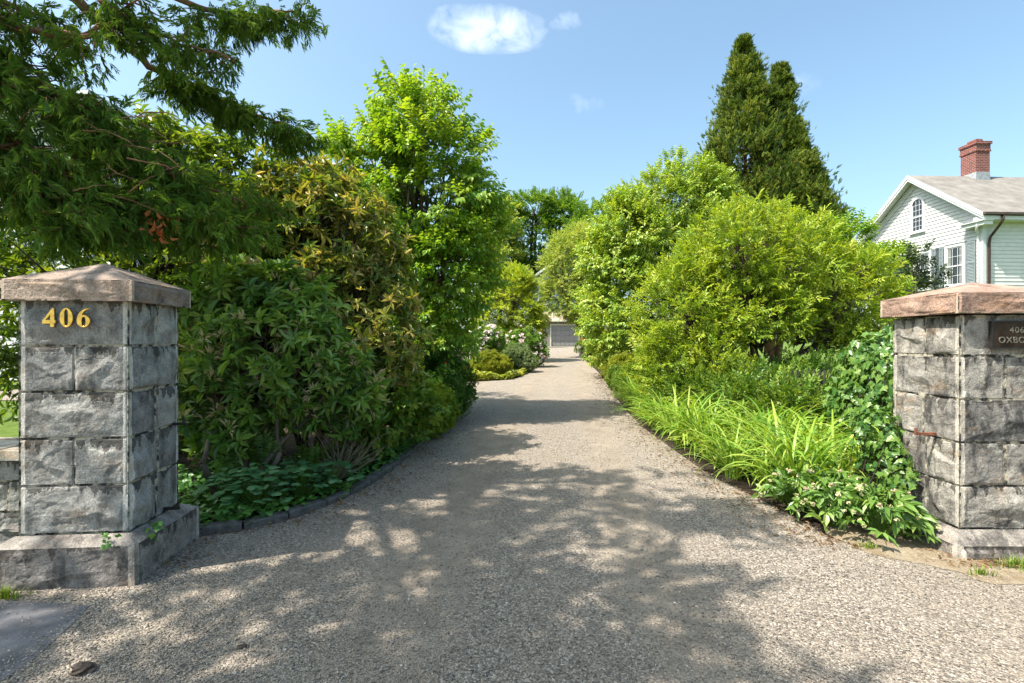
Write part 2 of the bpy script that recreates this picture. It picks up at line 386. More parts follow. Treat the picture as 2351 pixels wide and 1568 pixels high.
M['l_fern'] = leaf_mat('fern_frond', [(0.05, 0.12, 0.02), (0.11, 0.21, 0.03), (0.20, 0.29, 0.05)], tf=0.4)
M['l_grass'] = leaf_mat('grass_blade', [(0.08, 0.15, 0.02), (0.17, 0.26, 0.03), (0.30, 0.30, 0.09)], tf=0.35)
M['bloom_white'] = by_rnd('pale_pink_bloom', [(0.0, (0.70, 0.55, 0.55)), (0.5, (0.80, 0.72, 0.70)), (1.0, (0.88, 0.84, 0.80))], tf=0.3)
M['bloom_pink'] = by_rnd('blush_bloom', [(0.0, (0.66, 0.44, 0.46)), (0.6, (0.78, 0.64, 0.64)), (0.9, (0.85, 0.80, 0.78)), (1.0, (0.6, 0.2, 0.08))], tf=0.3)
M['bloom_red'] = by_rnd('orange_red_bloom', [(0.0, (0.45, 0.05, 0.02)), (1.0, (0.62, 0.13, 0.03))], tf=0.3)
M['litter'] = by_rnd('dry_leaf_litter', [(0.0, (0.09, 0.05, 0.03)), (0.5, (0.24, 0.14, 0.07)), (1.0, (0.40, 0.27, 0.13))], tf=0.15)
M['l_plum'] = leaf_mat('dark_young_leaf', [(0.02, 0.045, 0.02), (0.04, 0.07, 0.03), (0.09, 0.10, 0.045)], tf=0.25, rough=0.35, spec=0.5)


# ---------------------------------------------------------------- leaf templates: x along the leaf, z its upper side
def t_leaf(L, Wd, bend=0.12, fold=0.12, hi=False):
    if not hi:
        V = np.array([[0, 0, 0], [.45, -.5, fold], [1, 0, -bend], [.45, .5, fold]]) * [L, Wd, L]
        return V, np.array([[0, 1, 2], [0, 2, 3]])
    V = np.array([[0, 0, 0], [.30, -.40, fold * .8], [.30, 0, .02], [.30, .40, fold * .8], [.62, -.5, fold - bend * .35], [.62, 0, -bend * .35], [.62, .5, fold - bend * .35], [1, 0, -bend]]) * [L, Wd, L]
    T = [[0, 1, 2], [0, 2, 3], [1, 4, 5], [1, 5, 2], [2, 5, 6], [2, 6, 3], [4, 7, 5], [5, 7, 6]]
    return V, np.array(T)

def t_fan(outline, dz=0.0):
    V = np.array([[0.32, 0, 0]] + [[x, y, dz * (abs(y) * 2) ** 2] for x, y in outline]); n = len(outline)
    return V, np.array([[0, 1 + i, 1 + (i + 1) % n] for i in range(n)])

IVY = t_fan([(-.08, 0), (-.18, -.28), (.12, -.30), (.22, -.58), (.48, -.30), (1.0, 0), (.48, .30), (.22, .58), (.12, .30), (-.18, .28)], -0.10)
HEART = t_fan([(.0, 0), (-.16, -.25), (-.02, -.52), (.35, -.56), (.72, -.30), (1.05, 0), (.72, .30), (.35, .56), (-.02, .52), (-.16, .25)], -0.10)

def frame(D, U):
    D = unit(D); Z = unit(U - (U * D).sum(-1, keepdims=True) * D); Y = np.cross(Z, D)
    return np.stack([D, Y, Z], -1)

def assemble(items, stem=None):
    """items: (template, pos, dir, up, scale) -> one sprig template"""
    Vs, Ts, ids, ms = [], [], [], []; n = 0
    for q, (t, p, d, u, s) in enumerate(items):
        F = frame(np.array([d], float), np.array([u], float))[0]
        Vs.append((t[0] * s) @ F.T + np.array(p)); Ts.append(t[1] + n); n += len(t[0])
        ids.append(np.full(len(t[1]), q)); ms.append(np.zeros(len(t[1]), int))
    if stem:
        a, b_, w = np.array(stem[0], float), np.array(stem[1], float), stem[2]
        V = np.array([a + [0, w, 0], a - [0, w, 0], b_, a + [0, 0, w], a - [0, 0, w], b_])
        Vs.append(V); Ts.append(np.array([[0, 1, 2], [3, 4, 5]]) + n); ids.append(np.full(2, len(items))); ms.append(np.ones(2, int))
    return np.concatenate(Vs), np.concatenate(Ts), np.concatenate(ids), np.concatenate(ms)

def simple(t):
    return t[0], t[1], np.zeros(len(t[1]), int), np.zeros(len(t[1]), int)

def sp_whorl(L, Wd, n, hi, droop=0.1, nvar=3):
    out = []
    for v in range(nvar):
        it = []
        for k in range(n):
            a = k * 2.4 + random.uniform(-.3, .3); e = random.uniform(-.45, .6) - droop
            d = (math.cos(a) * math.cos(e), math.sin(a) * math.cos(e), math.sin(e))
            # sprig axis is x: turn so that the whorl opens round x
            d = (d[2] + 0.35, d[0], d[1]); u = (1, 0, 0)
            it.append((t_leaf(L, Wd, 0.14, 0.16, hi), (random.uniform(-.3, 0) * L, 0, 0), d, u, random.uniform(.72, 1.12)))
        out.append(assemble(it, ((-L * 1.6, 0, 0), (0, 0, 0), L * .025)))
    return out

def sp_twig(L, Wd, n, length, hi=False, asc=0.8, droop=0.0, nvar=3, bend=.15, rise=0.25):
    out = []
    for v in range(nvar):
        it = []
        for k in range(n):
            t = (k + .6) / n; side = 1 if k % 2 else -1
            p = (t * length, 0, rise * 0.3 * length * t * t)
            d = (asc + random.uniform(-.2, .2), side * random.uniform(.55, 1.0), random.uniform(-.15, .5) - droop)
            if k == n - 1: d = (1, random.uniform(-.2, .2), .2 - droop)
            it.append((t_leaf(L, Wd, bend, .13, hi), p, d, (random.uniform(-.3, .3), random.uniform(-.3, .3), 1), random.uniform(.7, 1.15)))
        out.append(assemble(it, ((0, 0, 0), (length, 0, rise * .3 * length), L * .03)))
    return out

def sp_frond(L, nvar=3, lobes=5, droop=.25, wd=.20, sp=(.35, .6)):
    """flat scale-leaf spray of a cedar or arborvitae"""
    out = []
    for v in range(nvar):
        it = []
        for k in range(lobes):
            t = .08 + .72 * k / lobes
            for side in (-1, 1):
                l = L * (.58 - .36 * t) * random.uniform(.7, 1.3)
                it.append((t_leaf(l, l * wd, .18, .05), (t * L, 0, -droop * L * t * t), (random.uniform(.75, 1.0), side * random.uniform(*sp), random.uniform(-.35, .25)), (0, 0, 1), 1))
        it.append((t_leaf(L * .45, L * .12, .2, .03), (.75 * L, 0, -droop * L * .56), (1, 0, -.35), (0, 0, 1), 1))
        out.append(assemble(it, ((0, 0, 0), (L * .9, 0, -droop * L * .8), L * .014)))
    return out

def sp_ball(L, Wd, n, nvar=3):
    out = []
    for v in range(nvar):
        it = []
        for k in range(n):
            d = rdir(1)[0]; d[0] = abs(d[0]) + .15
            it.append((t_leaf(L, Wd, .1, .12), d * L * .3, d, (1, 0, .2), random.uniform(.7, 1.15)))
        out.append(assemble(it))
    return out

def scatter(g, tm, P, D, U, S, mats=(0, 1), ivar=0.55):
    n = len(P); S = np.broadcast_to(np.asarray(S, float), (n,)); pick = rng.integers(0, len(tm), n)
    for k, (V, T, ids, ms) in enumerate(tm):
        i = np.where(pick == k)[0]
        if not len(i): continue
        F = frame(D[i], U[i])
        X = np.einsum('nij,vj->nvi', F, V) * S[i][:, None, None] + P[i][:, None]
        TT = T[None] + (np.arange(len(i)) * len(V))[:, None, None]
        nl = ids.max() + 1
        r = ivar * rng.random(len(i))[:, None] + (1 - ivar) * rng.random((len(i), nl))
        g.add(X.reshape(-1, 3), TT.reshape(-1, 3), np.tile(np.where(ms == 0, mats[0], mats[1]), len(i)), r[:, ids].ravel())

def clumps(blobs, n, r, pw=4.0, zmin=None, inner=.72):
    """clump centres near the skin of a union of ellipsoids, with outward directions"""
    B = np.array(blobs, float); w = (B[:, 3] * B[:, 4] + B[:, 3] * B[:, 5] + B[:, 4] * B[:, 5]); w /= w.sum()
    C = []; O = []; ids = []
    tries = 0
    while sum(map(len, C)) < n and tries < 60:
        tries += 1
        k = rng.choice(len(B), n, p=w); d = rdir(n); rr = rng.random(n) ** (1 / pw)
        p = B[k, :3] + d * B[k, 3:6] * rr[:, None]
        ok = np.ones(n, bool)
        for j in range(len(B)):
            q = np.linalg.norm((p - B[j, :3]) / B[j, 3:6], axis=1)
            ok &= ~((q < inner) & (k != j))
        if zmin is not None: ok &= p[:, 2] > zmin + zp(p[:, 1])
        C.append(p[ok]); O.append(unit(d[ok] / B[k[ok], 3:6])); ids.append(k[ok])
    C = np.concatenate(C)[:n]; O = np.concatenate(O)[:n]; ids = np.concatenate(ids)[:n]
    return C, O, ids

def path(a, b_, n=6, wob=0.08, sag=0.0, out=None):
    a = np.array(a, float); b_ = np.array(b_, float); t = np.linspace(0, 1, n)[:, None]
    L = np.linalg.norm(b_ - a); c = (a + b_) / 2 + rng.normal(size=3) * wob * L + np.array([0, 0, sag * L])
    if out is not None: c = c + np.array(out)
    P = (1 - t) ** 2 * a + 2 * t * (1 - t) * c + t ** 2 * b_
    P[1:-1] += rng.normal(size=(n - 2, 3)) * wob * .12 * L
    return P

def woody(root, name, base, blobs, C, ids, mat, r0=.06, stems=1, twigs=70, spread=.15, thin=.006, fork=.35):
    """stems from the ground to the blobs, limbs to the clumps: one mesh"""
    g = Geo(); base = np.array(base, float); B = np.array(blobs, float)
    tops = []
    for s in range(stems):
        b0 = base + np.array([rng.normal() * spread, rng.normal() * spread, -.05])
        mean = B[:, :3].mean(0); forkp = b0 + (mean - b0) * fork + np.array([rng.normal() * spread, rng.normal() * spread, 0])
        g.tube(path(b0, forkp, 7, .05), (r0 * 1.15, r0 * .8), 8)
        tops.append(forkp)
    for j in range(len(B)):
        f = tops[j % len(tops)]; e = B[j, :3]
        g.tube(path(f, e, 8, .08, .05), (r0 * .72, r0 * .22), 7)
    sel = rng.permutation(len(C))[:twigs]
    for i in sel:
        c = B[ids[i], :3] + (B[ids[i], :3] - C[i]) * .02; f = tops[ids[i] % len(tops)]
        t = random.uniform(.45, .95); a = f + (c - f) * t
        L = np.linalg.norm(C[i] - a)
        g.tube(path(a, C[i], 6, .10, -.02), (max(thin, .012 * L + thin), thin * .45), 5)
    return g.build(name, [mat], root, smooth=True)

def crown(root, name, blobs, tm, mats, n_clump, clump_r, per, size=(.85, 1.15), wout=.8, wup=.35, wr=.6, ulean=.35, pw=4.0, zmin=.05, gap=0.0, gscale=1.1, flat=1.0, seed=0, carve=()):
    C, O, ids = clumps(blobs, n_clump, clump_r, pw, zmin)
    n = n_clump if len(C) >= n_clump else len(C)
    k = rng.integers(0, len(C), n_clump * per)
    d2 = rdir(len(k)); d2[:, 2] *= flat
    P = C[k] + d2 * clump_r * (rng.random(len(k)) ** .5)[:, None] * (0.7 + .6 * _h(k, k, k, 3))[:, None]
    keep = P[:, 2] > zmin + zp(P[:, 1])
    if gap: keep &= fbm(P * gscale, 5 + seed, 3) > gap * (0.35 + .65 * rng.random(len(P)))
    for c in carve: keep &= (((P - np.array(c[:3])) / np.array(c[3:])) ** 2).sum(1) > rng.uniform(.6, 1.3, len(P))
    P = P[keep]; k = k[keep]; d2 = d2[keep]
    out = unit(O[k] * .7 + d2 * .5)
    D = out * wout + np.array([0, 0, wup]) + rng.normal(size=P.shape) * wr * .5
    U = np.array([0, 0, 1.0]) * (1 - ulean) + out * ulean + rng.normal(size=P.shape) * .25
    g = Geo(); scatter(g, tm, P, D, U, rng.uniform(size[0], size[1], len(P)))
    o = g.build(name, mats, root)
    return C, ids, o


# ================================================================ ground, drive, beds
def sheet(name, xs_of_y, ys, mat, lift, cols=8, edge_noise=0.0):
    g = Geo(); V = []; ys = np.array(ys)
    for y in ys:
        a, b_ = xs_of_y(y)
        for c in range(cols + 1):
            x = a + (b_ - a) * c / cols
            V.append((x, y, float(zp(y)) + lift))
    T = []
    for i in range(len(ys) - 1):
        for c in range(cols):
            a = i * (cols + 1) + c; b_ = a + cols + 1
            T += [[a, a + 1, b_ + 1], [a, b_ + 1, b_]]
    g.add(V, T)
    return g.build(name, [mat], smooth=True)

ys_far = list(np.linspace(-30, 62, 93)) + [80, 120, 200, 400, 900]
tag(sheet('ground', lambda y: (-700, 700), ys_far, M['lawn'], -0.012, 60), 'green lawn ground around the drive', 'ground', kind='structure')

LE = [G(*p) for p in [(440, 1232), (540, 1219), (620, 1205), (700, 1180), (760, 1155), (840, 1118), (900, 1075), (960, 1025), (1000, 988), (1040, 956), (1078, 930)]]
RE = [G(*p) for p in [(2130, 1262), (2000, 1262), (1930, 1247), (1850, 1203), (1750, 1150), (1640, 1098), (1560, 1043), (1480, 985), (1447, 953), (1418, 918), (1394, 883), (1375, 856), (1351, 834), (1329, 816), (1336, 797)]]
IE = [G(*p) for p in [(1082, 877), (1173, 872), (1200, 864), (1230, 846), (1242, 833), (1236, 812), (1233, 797)]]
ley = np.array([p[1] for p in LE]); lex = np.array([p[0] for p in LE]); o_ = np.argsort(ley); ley, lex = ley[o_], lex[o_]
rey = np.array([p[1] for p in RE]); rex = np.array([p[0] for p in RE]); o_ = np.argsort(rey); rey, rex = rey[o_], rex[o_]
iey = np.array([p[1] for p in IE]); iex = np.array([p[0] for p in IE]); o_ = np.argsort(iey); iey, iex = iey[o_], iex[o_]

def xl(y):
    if y < ley[0]: return -2.75 if y > 3.3 else -9.0
    if y <= ley[-1]: return float(np.interp(y, ley, lex))
    if y < 12.2: return -0.93 - (y - ley[-1]) * 1.0
    if y < iey[0] - .6: return -14.0
    if y < iey[0]: return -14 + (y - iey[0] + .6) / .6 * 8
    return float(np.interp(y, iey, iex))

def xr(y):
    if y < 3.25: return 9.0
    if y < rey[0]: return 3.6
    return float(np.interp(y, rey, rex))

ys_d = sorted(set(np.round(np.concatenate([np.linspace(-8, 3.2, 15), [3.26, 3.31], np.linspace(3.4, 12, 60), np.linspace(12.2, 18, 40), np.linspace(18.5, 49.6, 60)]), 3)))
tag(sheet('driveway', lambda y: (xl(y), xr(y)), ys_d, M['gravel'], 0.004, 14), 'pale gravel driveway running up to the garage', 'driveway', kind='structure')
tag(sheet('planting_bed', lambda y: (-6.5, (xl(y) - .02 if 3.8 < y < 11.4 else -1.0)), list(np.linspace(3.85, 12, 40)), M['soil'], -0.003, 8), 'dark soil of the left planting bed', 'bed', kind='structure')
tag(sheet('planting_bed', lambda y: (xr(y) - .12, xr(y) + 3.2), list(np.linspace(4.2, 46, 90)), M['soil'], -0.004, 6), 'dark soil of the long right planting bed', 'bed', kind='structure')
tag(sheet('planting_bed', lambda y: (-8, float(np.interp(y, iey, iex)) - .03), list(np.linspace(16.5, 44, 50)), M['soil'], -0.005, 6), 'dark soil of the bed beyond the drive branch', 'bed', kind='structure')
tag(sheet('verge', lambda y: (2.55 + max(0, 3.85 - y) * 1.1 + .3 * float(fbm(np.array([y * 5, 1.0, 2.0]), 5, 3)), 8.5), list(np.linspace(3.36, 4.6, 40)), M['verge'], 0.008, 24), 'dry sandy verge along the foot of the right gate pillar', 'verge', kind='structure')
gp = Geo()
pv = [G(-500, 1368), G(60, 1383), G(205, 1393), G(170, 1432), G(115, 1482), G(50, 1535), G(-60, 1610), G(-200, 1750), G(-900, 1750)]
gp.add([(x, y, 0.0075) for x, y in pv], [[0, i, i + 1] for i in range(1, len(pv) - 1)])
tag(gp.build('pavement', [M['pave']]), 'grey paved slab at the foot of the left gate pillar', 'pavement', kind='structure')

def in_slab(x, y):
    c = False; j = len(pv) - 1; x += .12 * (vnoise(np.array([x * 9, y * 9, 0.]), 2) - .1) + .05 * random.random(); y += .22 * (vnoise(np.array([x * 7, y * 7, 4.]), 2) - .15)
    for i in range(len(pv)):
        if (pv[i][1] > y) != (pv[j][1] > y) and x < (pv[j][0] - pv[i][0]) * (y - pv[i][1]) / (pv[j][1] - pv[i][1]) + pv[i][0]: c = not c
        j = i
    return c

# loose stones on the drive
OCT = (np.array([[1, 0, 0], [-1, 0, 0], [0, 1, 0], [0, -1, 0], [0, 0, 1], [0, 0, -1.]]) + rng.normal(size=(6, 3)) * .12, np.array([[0, 2, 4], [2, 1, 4], [1, 3, 4], [3, 0, 4], [2, 0, 5], [1, 2, 5], [3, 1, 5], [0, 3, 5]]))
def stone_t():
    V = OCT[0] + rng.normal(size=(6, 3)) * .22
    return simple((V * [1, .75, .5], OCT[1]))
N = 150000
yy = 1.9 + (rng.random(N) ** 1.5) * 9; xx = (rng.random(N) * 2 - 1) * (yy * 1.04 + .1)
ok = np.array([xl(y) + .02 < x < (xr(y) + .05 if y > 3.9 else 9 if y < 3.35 else 3.3 + .3 * random.random()) for x, y in zip(xx, yy)])
dens = fbm(np.stack([xx * 1.3, yy * .5, yy * 0], 1), 77, 4)
rutd = np.abs(np.abs(xx - (.055 * yy + .0022 * yy * yy)) - .78)
ok &= (dens + .10 * np.clip(rutd / .5, 0, 1.2) > .46 + .12 * rng.normal(size=N)) | (rng.random(N) < .22)
inslab = np.array([x < -1.4 and y < 3.6 and in_slab(x, y) for x, y in zip(xx, yy)])
ok &= ~inslab | (rng.random(N) < .16)
xx, yy = xx[ok], yy[ok]
g = Geo(); n = len(xx); sz = .0038 + .0060 * rng.random(n) ** 2.2
scatter(g, [stone_t() for _ in range(6)], np.stack([xx, yy, zp(yy) + .006 + sz * .25], 1), np.stack([rng.normal(size=n), rng.normal(size=n), rng.normal(size=n) * .3], 1), np.tile([0, 0, 1.], (n, 1)) + rng.normal(size=(n, 3)) * .3, sz)
tag(g.build('gravel_stones', [M['pebble']]), 'loose gravel stones strewn over the drive', 'gravel', kind='stuff')

# leaf litter along the drive edges
N = 2600
e = rng.random(N); side = rng.random(N) < .5
yy = 3.6 + rng.random(N) ** 1.6 * 16
xx = np.array([(xl(y) + abs(rng.normal()) * .22 if s and y < 11 else xr(y) - abs(rng.normal()) * .25) for y, s in zip(yy, side)])
g = Geo(); n = N
scatter(g, [simple(t_leaf(.035, .014, .2, .2)), simple(t_leaf(.06, .005, .1, .1))], np.stack([xx, yy, zp(yy) + .014 + .01 * rng.random(n)], 1), np.stack([rng.normal(size=n), rng.normal(size=n), rng.normal(size=n) * .1], 1), np.tile([0, 0, 1.], (n, 1)) + rng.normal(size=(n, 3)) * .3, rng.uniform(.6, 1.3, n))
tag(g.build('leaf_litter', [M['litter'], M['litter']]), 'dry leaf litter along the drive edges', 'litter', kind='stuff')

for px, py, s, lab in ((190, 1545, .045, 'dark earth clod on the gravel near the paved slab'), (556, 1490, .022, 'small black stone lying alone on the shaded gravel')):
    x, y = G(px, py); g = Geo()
    u = np.linspace(0, 2 * np.pi, 13)[:-1]; w = np.linspace(-1.5, 1.5, 9)
    V = np.array([[math.cos(a) * math.cos(q), math.sin(a) * math.cos(q), math.sin(q)] for q in w for a in u])
    V *= (0.35 + 1.25 * fbm(V * 2.3 + 3 + s * 90, 4, 4))[:, None] * s * np.array([1.25, .8, .62]); V += [x, y, s * .42]
    T = []
    for i in range(8):
        for k in range(12):
            a = i * 12 + k; b_ = i * 12 + (k + 1) % 12; T += [[a, b_, b_ + 12], [a, b_ + 12, a + 12]]
    g.add(V, T); tag(g.build('stone', [M['clod']], smooth=False), lab, 'stone')


# ================================================================ stone gate pillars
def rockface(g, O, U, V, Nn, Wd, H, rects, res=.008, depth=.046, draft=.038, joint=.010, seed=0, mat=0, top_draft=0.0, rough=.013, stain_len=1.0):
    nu = max(2, int(Wd / res)) + 1; nv = max(2, int(H / res)) + 1
    u, v = np.meshgrid(np.linspace(0, Wd, nu), np.linspace(0, H, nv), indexing='ij')
    h = np.zeros_like(u); jt = np.ones_like(u)
    rs = np.random.default_rng(seed)
    P = np.stack([u * 1.0, v * 1.0, u * 0 + seed * 3.7], -1)
    for (u0, v0, u1, v1) in rects:
        mk = (u >= u0) & (u <= u1) & (v >= v0) & (v <= v1)
        wob = (fbm(P * 11, seed + 9, 4) - .45) * .026
        d = np.minimum(np.minimum(u - u0, u1 - u), np.minimum(v - v0, v1 - v)) + wob * .5
        f = np.full_like(u, 1.0) * rs.uniform(.55, 1.0)
        for k in range(7):
            a = rs.normal() * 1.5; b_ = rs.normal() * 1.5; c = rs.uniform(.3, 1.1)
            f = np.minimum(f, c + a * (u - (u0 + u1) / 2) / (u1 - u0) + b_ * (v - (v0 + v1) / 2) / (v1 - v0))
        f = np.clip(f, .05, 1.0)
        big = fbm(P * [6, 8, 1], seed + 3, 3); fine = fbm(P * [30, 40, 1], seed + 13, 4)
        rid = np.abs(fbm(P * [7, 10, 1], seed + 23, 3) - .45)
        hh = depth * f * sstep(.004, .034, d) + ((big - .45) * 2.6 * rough + (fine - .47) * rough * .55 - sstep(.05, .0, rid) * rough * .15) * sstep(.0, .03, d)
        if draft: hh = hh * sstep(draft * .75, draft * 1.25, np.minimum(u, Wd - u) + wob * .6)
        if top_draft: hh = hh * sstep(top_draft * .7, top_draft * 1.3, np.minimum(v, H - v) + wob * .6)
        j = d < joint
        tone = rs.uniform(.10, .30)
        run = (v1 - v) < (fbm(P * [26, 2, 1], seed + 40, 4) - .37 + .05 * rs.random(u.shape)) * .30 * stain_len
        tone = np.where(run, .0, tone)
        h = np.where(mk, np.where(j, -.006, hh), h); jt = np.where(mk, np.where(j, 1.0, tone), jt)
    edge = np.minimum(u, Wd - u)
    if draft: jt = np.where((edge < draft * 1.05) & (jt < .8), .5, jt)
    h = h * sstep(0, .012, edge)
    X = np.array(O)[None, None] + u[..., None] * np.array(U) + v[..., None] * np.array(V) + h[..., None] * np.array(Nn)
    i, k = np.meshgrid(np.arange(nu - 1), np.arange(nv - 1), indexing='ij'); a = (i * nv + k).ravel()
    T = np.concatenate([np.stack([a, a + nv, a + nv + 1], 1), np.stack([a, a + nv + 1, a + 1], 1)])
    jf = np.maximum.reduce([jt[:-1, :-1], jt[1:, :-1], jt[1:, 1:], jt[:-1, 1:]]) if False else jt[:-1, :-1]
    g.add(X.reshape(-1, 3), T, mat, np.concatenate([jf.ravel(), jf.ravel()]) * .9)

def gate_pillar(label, origin, ang, wid, dep, courses, front, side, cap_z, apex, over, plinth, cap_mat, stone, seed, left_vis):
    """origin: the front corner next to the drive at ground level; local x runs along the front, local y to the back"""
    root = thing('gate_pillar', label, 'gate pillar', (origin[0], origin[1], 0), 'stone gate pillars', ang)
    H0, H1 = courses[0], courses[-1]
    g = Geo()
    def rects(width, joints):
        r = []
        for c in range(len(courses) - 1):
            ed = [0] + [q * width for q in joints[c]] + [width]
            for a, b_ in zip(ed[:-1], ed[1:]): r.append((a, courses[c] - H0, b_, courses[c + 1] - H0))
        return r
    x0, x1 = (-wid, 0) if left_vis else (0, wid)
    Hh = H1 - H0
    rockface(g, (x0, 0, H0), (1, 0, 0), (0, 0, 1), (0, -1, 0), wid, Hh, rects(wid, front), seed=seed)
    rockface(g, (x1, dep, H0), (-1, 0, 0), (0, 0, 1), (0, 1, 0), wid, Hh, rects(wid, front), res=.02, seed=seed + 1)
    rockface(g, (x1, 0, H0), (0, 1, 0), (0, 0, 1), (1, 0, 0), dep, Hh, rects(dep, side), seed=seed + 2)
    rockface(g, (x0, dep, H0), (0, -1, 0), (0, 0, 1), (-1, 0, 0), dep, Hh, rects(dep, [[1 - q for q in reversed(c)] for c in side]), seed=seed + 3)
    g.quad((x0, 0, H1), (x1, 0, H1), (x1, dep, H1), (x0, dep, H1))
    g.build('shaft', [stone], root, local=True)
    # plinth: rock-faced block under a sloped wash
    p = plinth; g = Geo(); zb = H0 - p['bevel']; o = p['out']; ox0, ox1, oy0, oy1 = x0 - o, x1 + o, -o, dep + o
    z0 = -.08
    fw = ox1 - ox0; fd = oy1 - oy0
    rockface(g, (ox0, oy0, z0), (1, 0, 0), (0, 0, 1), (0, -1, 0), fw, zb - z0, [(0, 0, fw, zb - z0)], depth=.035, draft=.045, joint=.0, seed=seed + 5, top_draft=.03)
    rockface(g, (ox1, oy1, z0), (-1, 0, 0), (0, 0, 1), (0, 1, 0), fw, zb - z0, [(0, 0, fw, zb - z0)], res=.03, joint=0, seed=seed + 6)
    rockface(g, (ox1, oy0, z0), (0, 1, 0), (0, 0, 1), (1, 0, 0), fd, zb - z0, [(0, 0, fd, zb - z0)], depth=.04, draft=.04, joint=.0, seed=seed + 7, top_draft=.02)
    rockface(g, (ox0, oy1, z0), (0, -1, 0), (0, 0, 1), (-1, 0, 0), fd, zb - z0, [(0, 0, fd, zb - z0)], depth=.04, draft=.04, joint=.0, seed=seed + 8, top_draft=.02)
    i_ = .012
    lo = [(ox0, oy0, zb), (ox1, oy0, zb), (ox1, oy1, zb), (ox0, oy1, zb)]
    hi = [(x0 - i_, -i_, H0 + .004), (x1 + i_, -i_, H0 + .004), (x1 + i_, dep + i_, H0 + .004), (x0 - i_, dep + i_, H0 + .004)]
    for q in range(4):
        a, b_, c, d = map(np.array, (lo[q], lo[(q + 1) % 4], hi[(q + 1) % 4], hi[q]))
        nu, nv = 46, 9; s, t = np.meshgrid(np.linspace(0, 1, nu), np.linspace(0, 1, nv), indexing='ij')
        X = (a * (1 - s[..., None]) + b_ * s[..., None]) * (1 - t[..., None]) + (d * (1 - s[..., None]) + c * s[..., None]) * t[..., None]
        bump_ = (fbm(X * 16, seed + q, 4) - .45) * .022 * np.sin(np.pi * t) * np.clip(np.minimum(s, 1 - s) * 8, 0, 1)
        X[..., 2] += bump_
        ii, kk = np.meshgrid(np.arange(nu - 1), np.arange(nv - 1), indexing='ij'); e_ = (ii * nv + kk).ravel()
        g.add(X.reshape(-1, 3), np.concatenate([np.stack([e_, e_ + nv, e_ + nv + 1], 1), np.stack([e_, e_ + nv + 1, e_ + 1], 1)]), 0, 0.2)
    g.build('plinth', [M['plinth_stone']], root, local=True)
    # cap: rock-faced band under a low pyramid
    g = Geo(); cz0, cz1 = cap_z; cx0, cx1, cy0, cy1 = x0 - over, x1 + over, -over, dep + over; cw = cx1 - cx0; cd = cy1 - cy0; ch = cz1 - cz0
    kw = dict(depth=.028, draft=.022, joint=0.0, top_draft=.022, rough=.012, stain_len=0.12)
    rockface(g, (cx0, cy0, cz0), (1, 0, 0), (0, 0, 1), (0, -1, 0), cw, ch, [(0, 0, cw, ch)], seed=seed + 11, **kw)
    rockface(g, (cx1, cy1, cz0), (-1, 0, 0), (0, 0, 1), (0, 1, 0), cw, ch, [(0, 0, cw, ch)], seed=seed + 12, **{**kw})
    rockface(g, (cx1, cy0, cz0), (0, 1, 0), (0, 0, 1), (1, 0, 0), cd, ch, [(0, 0, cd, ch)], seed=seed + 13, **kw)
    rockface(g, (cx0, cy1, cz0), (0, -1, 0), (0, 0, 1), (-1, 0, 0), cd, ch, [(0, 0, cd, ch)], seed=seed + 14, **kw)
    ap = np.array([(cx0 + cx1) / 2, (cy0 + cy1) / 2, apex]); cs = [np.array(q) for q in ((cx0, cy0, cz1), (cx1, cy0, cz1), (cx1, cy1, cz1), (cx0, cy1, cz1))]
    for q in range(4):
        a, b_ = cs[q], cs[(q + 1) % 4]; nn = 26; V = []; T = []
        for i in range(nn + 1):
            for k in range(nn + 1 - i):
                s = i / nn; t = k / nn; V.append(a * (1 - s - t) + b_ * t + ap * s)
        V = np.array(V); inn = np.clip((V[:, 2] - cz1) / (apex - cz1) * 6, 0, 1) * np.clip((apex - V[:, 2]) / (apex - cz1) * 5, 0, 1)
        V[:, 2] += (fbm(V * 9, seed + 20, 4) - .45) * .012 * inn
        idx = lambda i, k: i * (nn + 1) - i * (i - 1) // 2 + k
        for i in range(nn):
            for k in range(nn - i):
                T.append([idx(i, k), idx(i, k + 1), idx(i + 1, k)])
                if k < nn - i - 1: T.append([idx(i, k + 1), idx(i + 1, k + 1), idx(i + 1, k)])
        g.add(V, T, 0, 0.2)
    g.quad((cx0, cy0, cz0), (cx0, cy1, cz0), (cx1, cy1, cz0), (cx1, cy0, cz0), 0, .2)
    g.build('cap', [cap_mat], root, local=True)
    return root

LP = gate_pillar('weathered grey stone gate pillar with brass house number 406', (-2.58, 3.44), R(5), .68, .60, [.315, .64, .95, 1.262, 1.568, 1.885],
                 [[], [.5], [], [.5], []], [[.52], [.55], [.5], [], [.52]], (1.868, 2.005), 2.165, .062, dict(out=.105, bevel=.05), M['cap_dark'], M['granite'], 31, True)
RP = gate_pillar('pink capped stone gate pillar with bronze plaque beside the hellebores', (3.38, 3.87), 0.0, .80, .67, [.18, .505, .832, 1.16, 1.488, 1.80],
                 [[], [.43], [], [.43], []], [[.5], [.47], [.52], [], [.48]], (1.812, 1.965), 2.085, .066, dict(out=.11, bevel=.085), M['cap_stone'], M['granite_warm'], 57, False)

def hinge(root, x, y, z, L, mat, up):
    g = Geo(); g.box((x, y, z), (x + L, y + .022, z + .018)); g.tube([(x + L - .012, y + .011, z + .0185), (x + L - .012, y + .011, z + up)], .011, 8)
    g.build('hinge_pin', [mat], root, local=True)
# pins stand out of the face toward the drive, near the back edge
hinge(LP, -.01, .50, .955, .11, M['black_iron'], .055)
hinge(LP, -.01, .40, .335, .12, M['black_iron'], .05)
g = Geo(); g.box((-.17, .20, .855), (.03, .222, .875)); g.tube([(-.16, .211, .8755), (-.16, .211, .91)], .011, 8); g.build('hinge_pin', [M['rust']], RP, local=True)

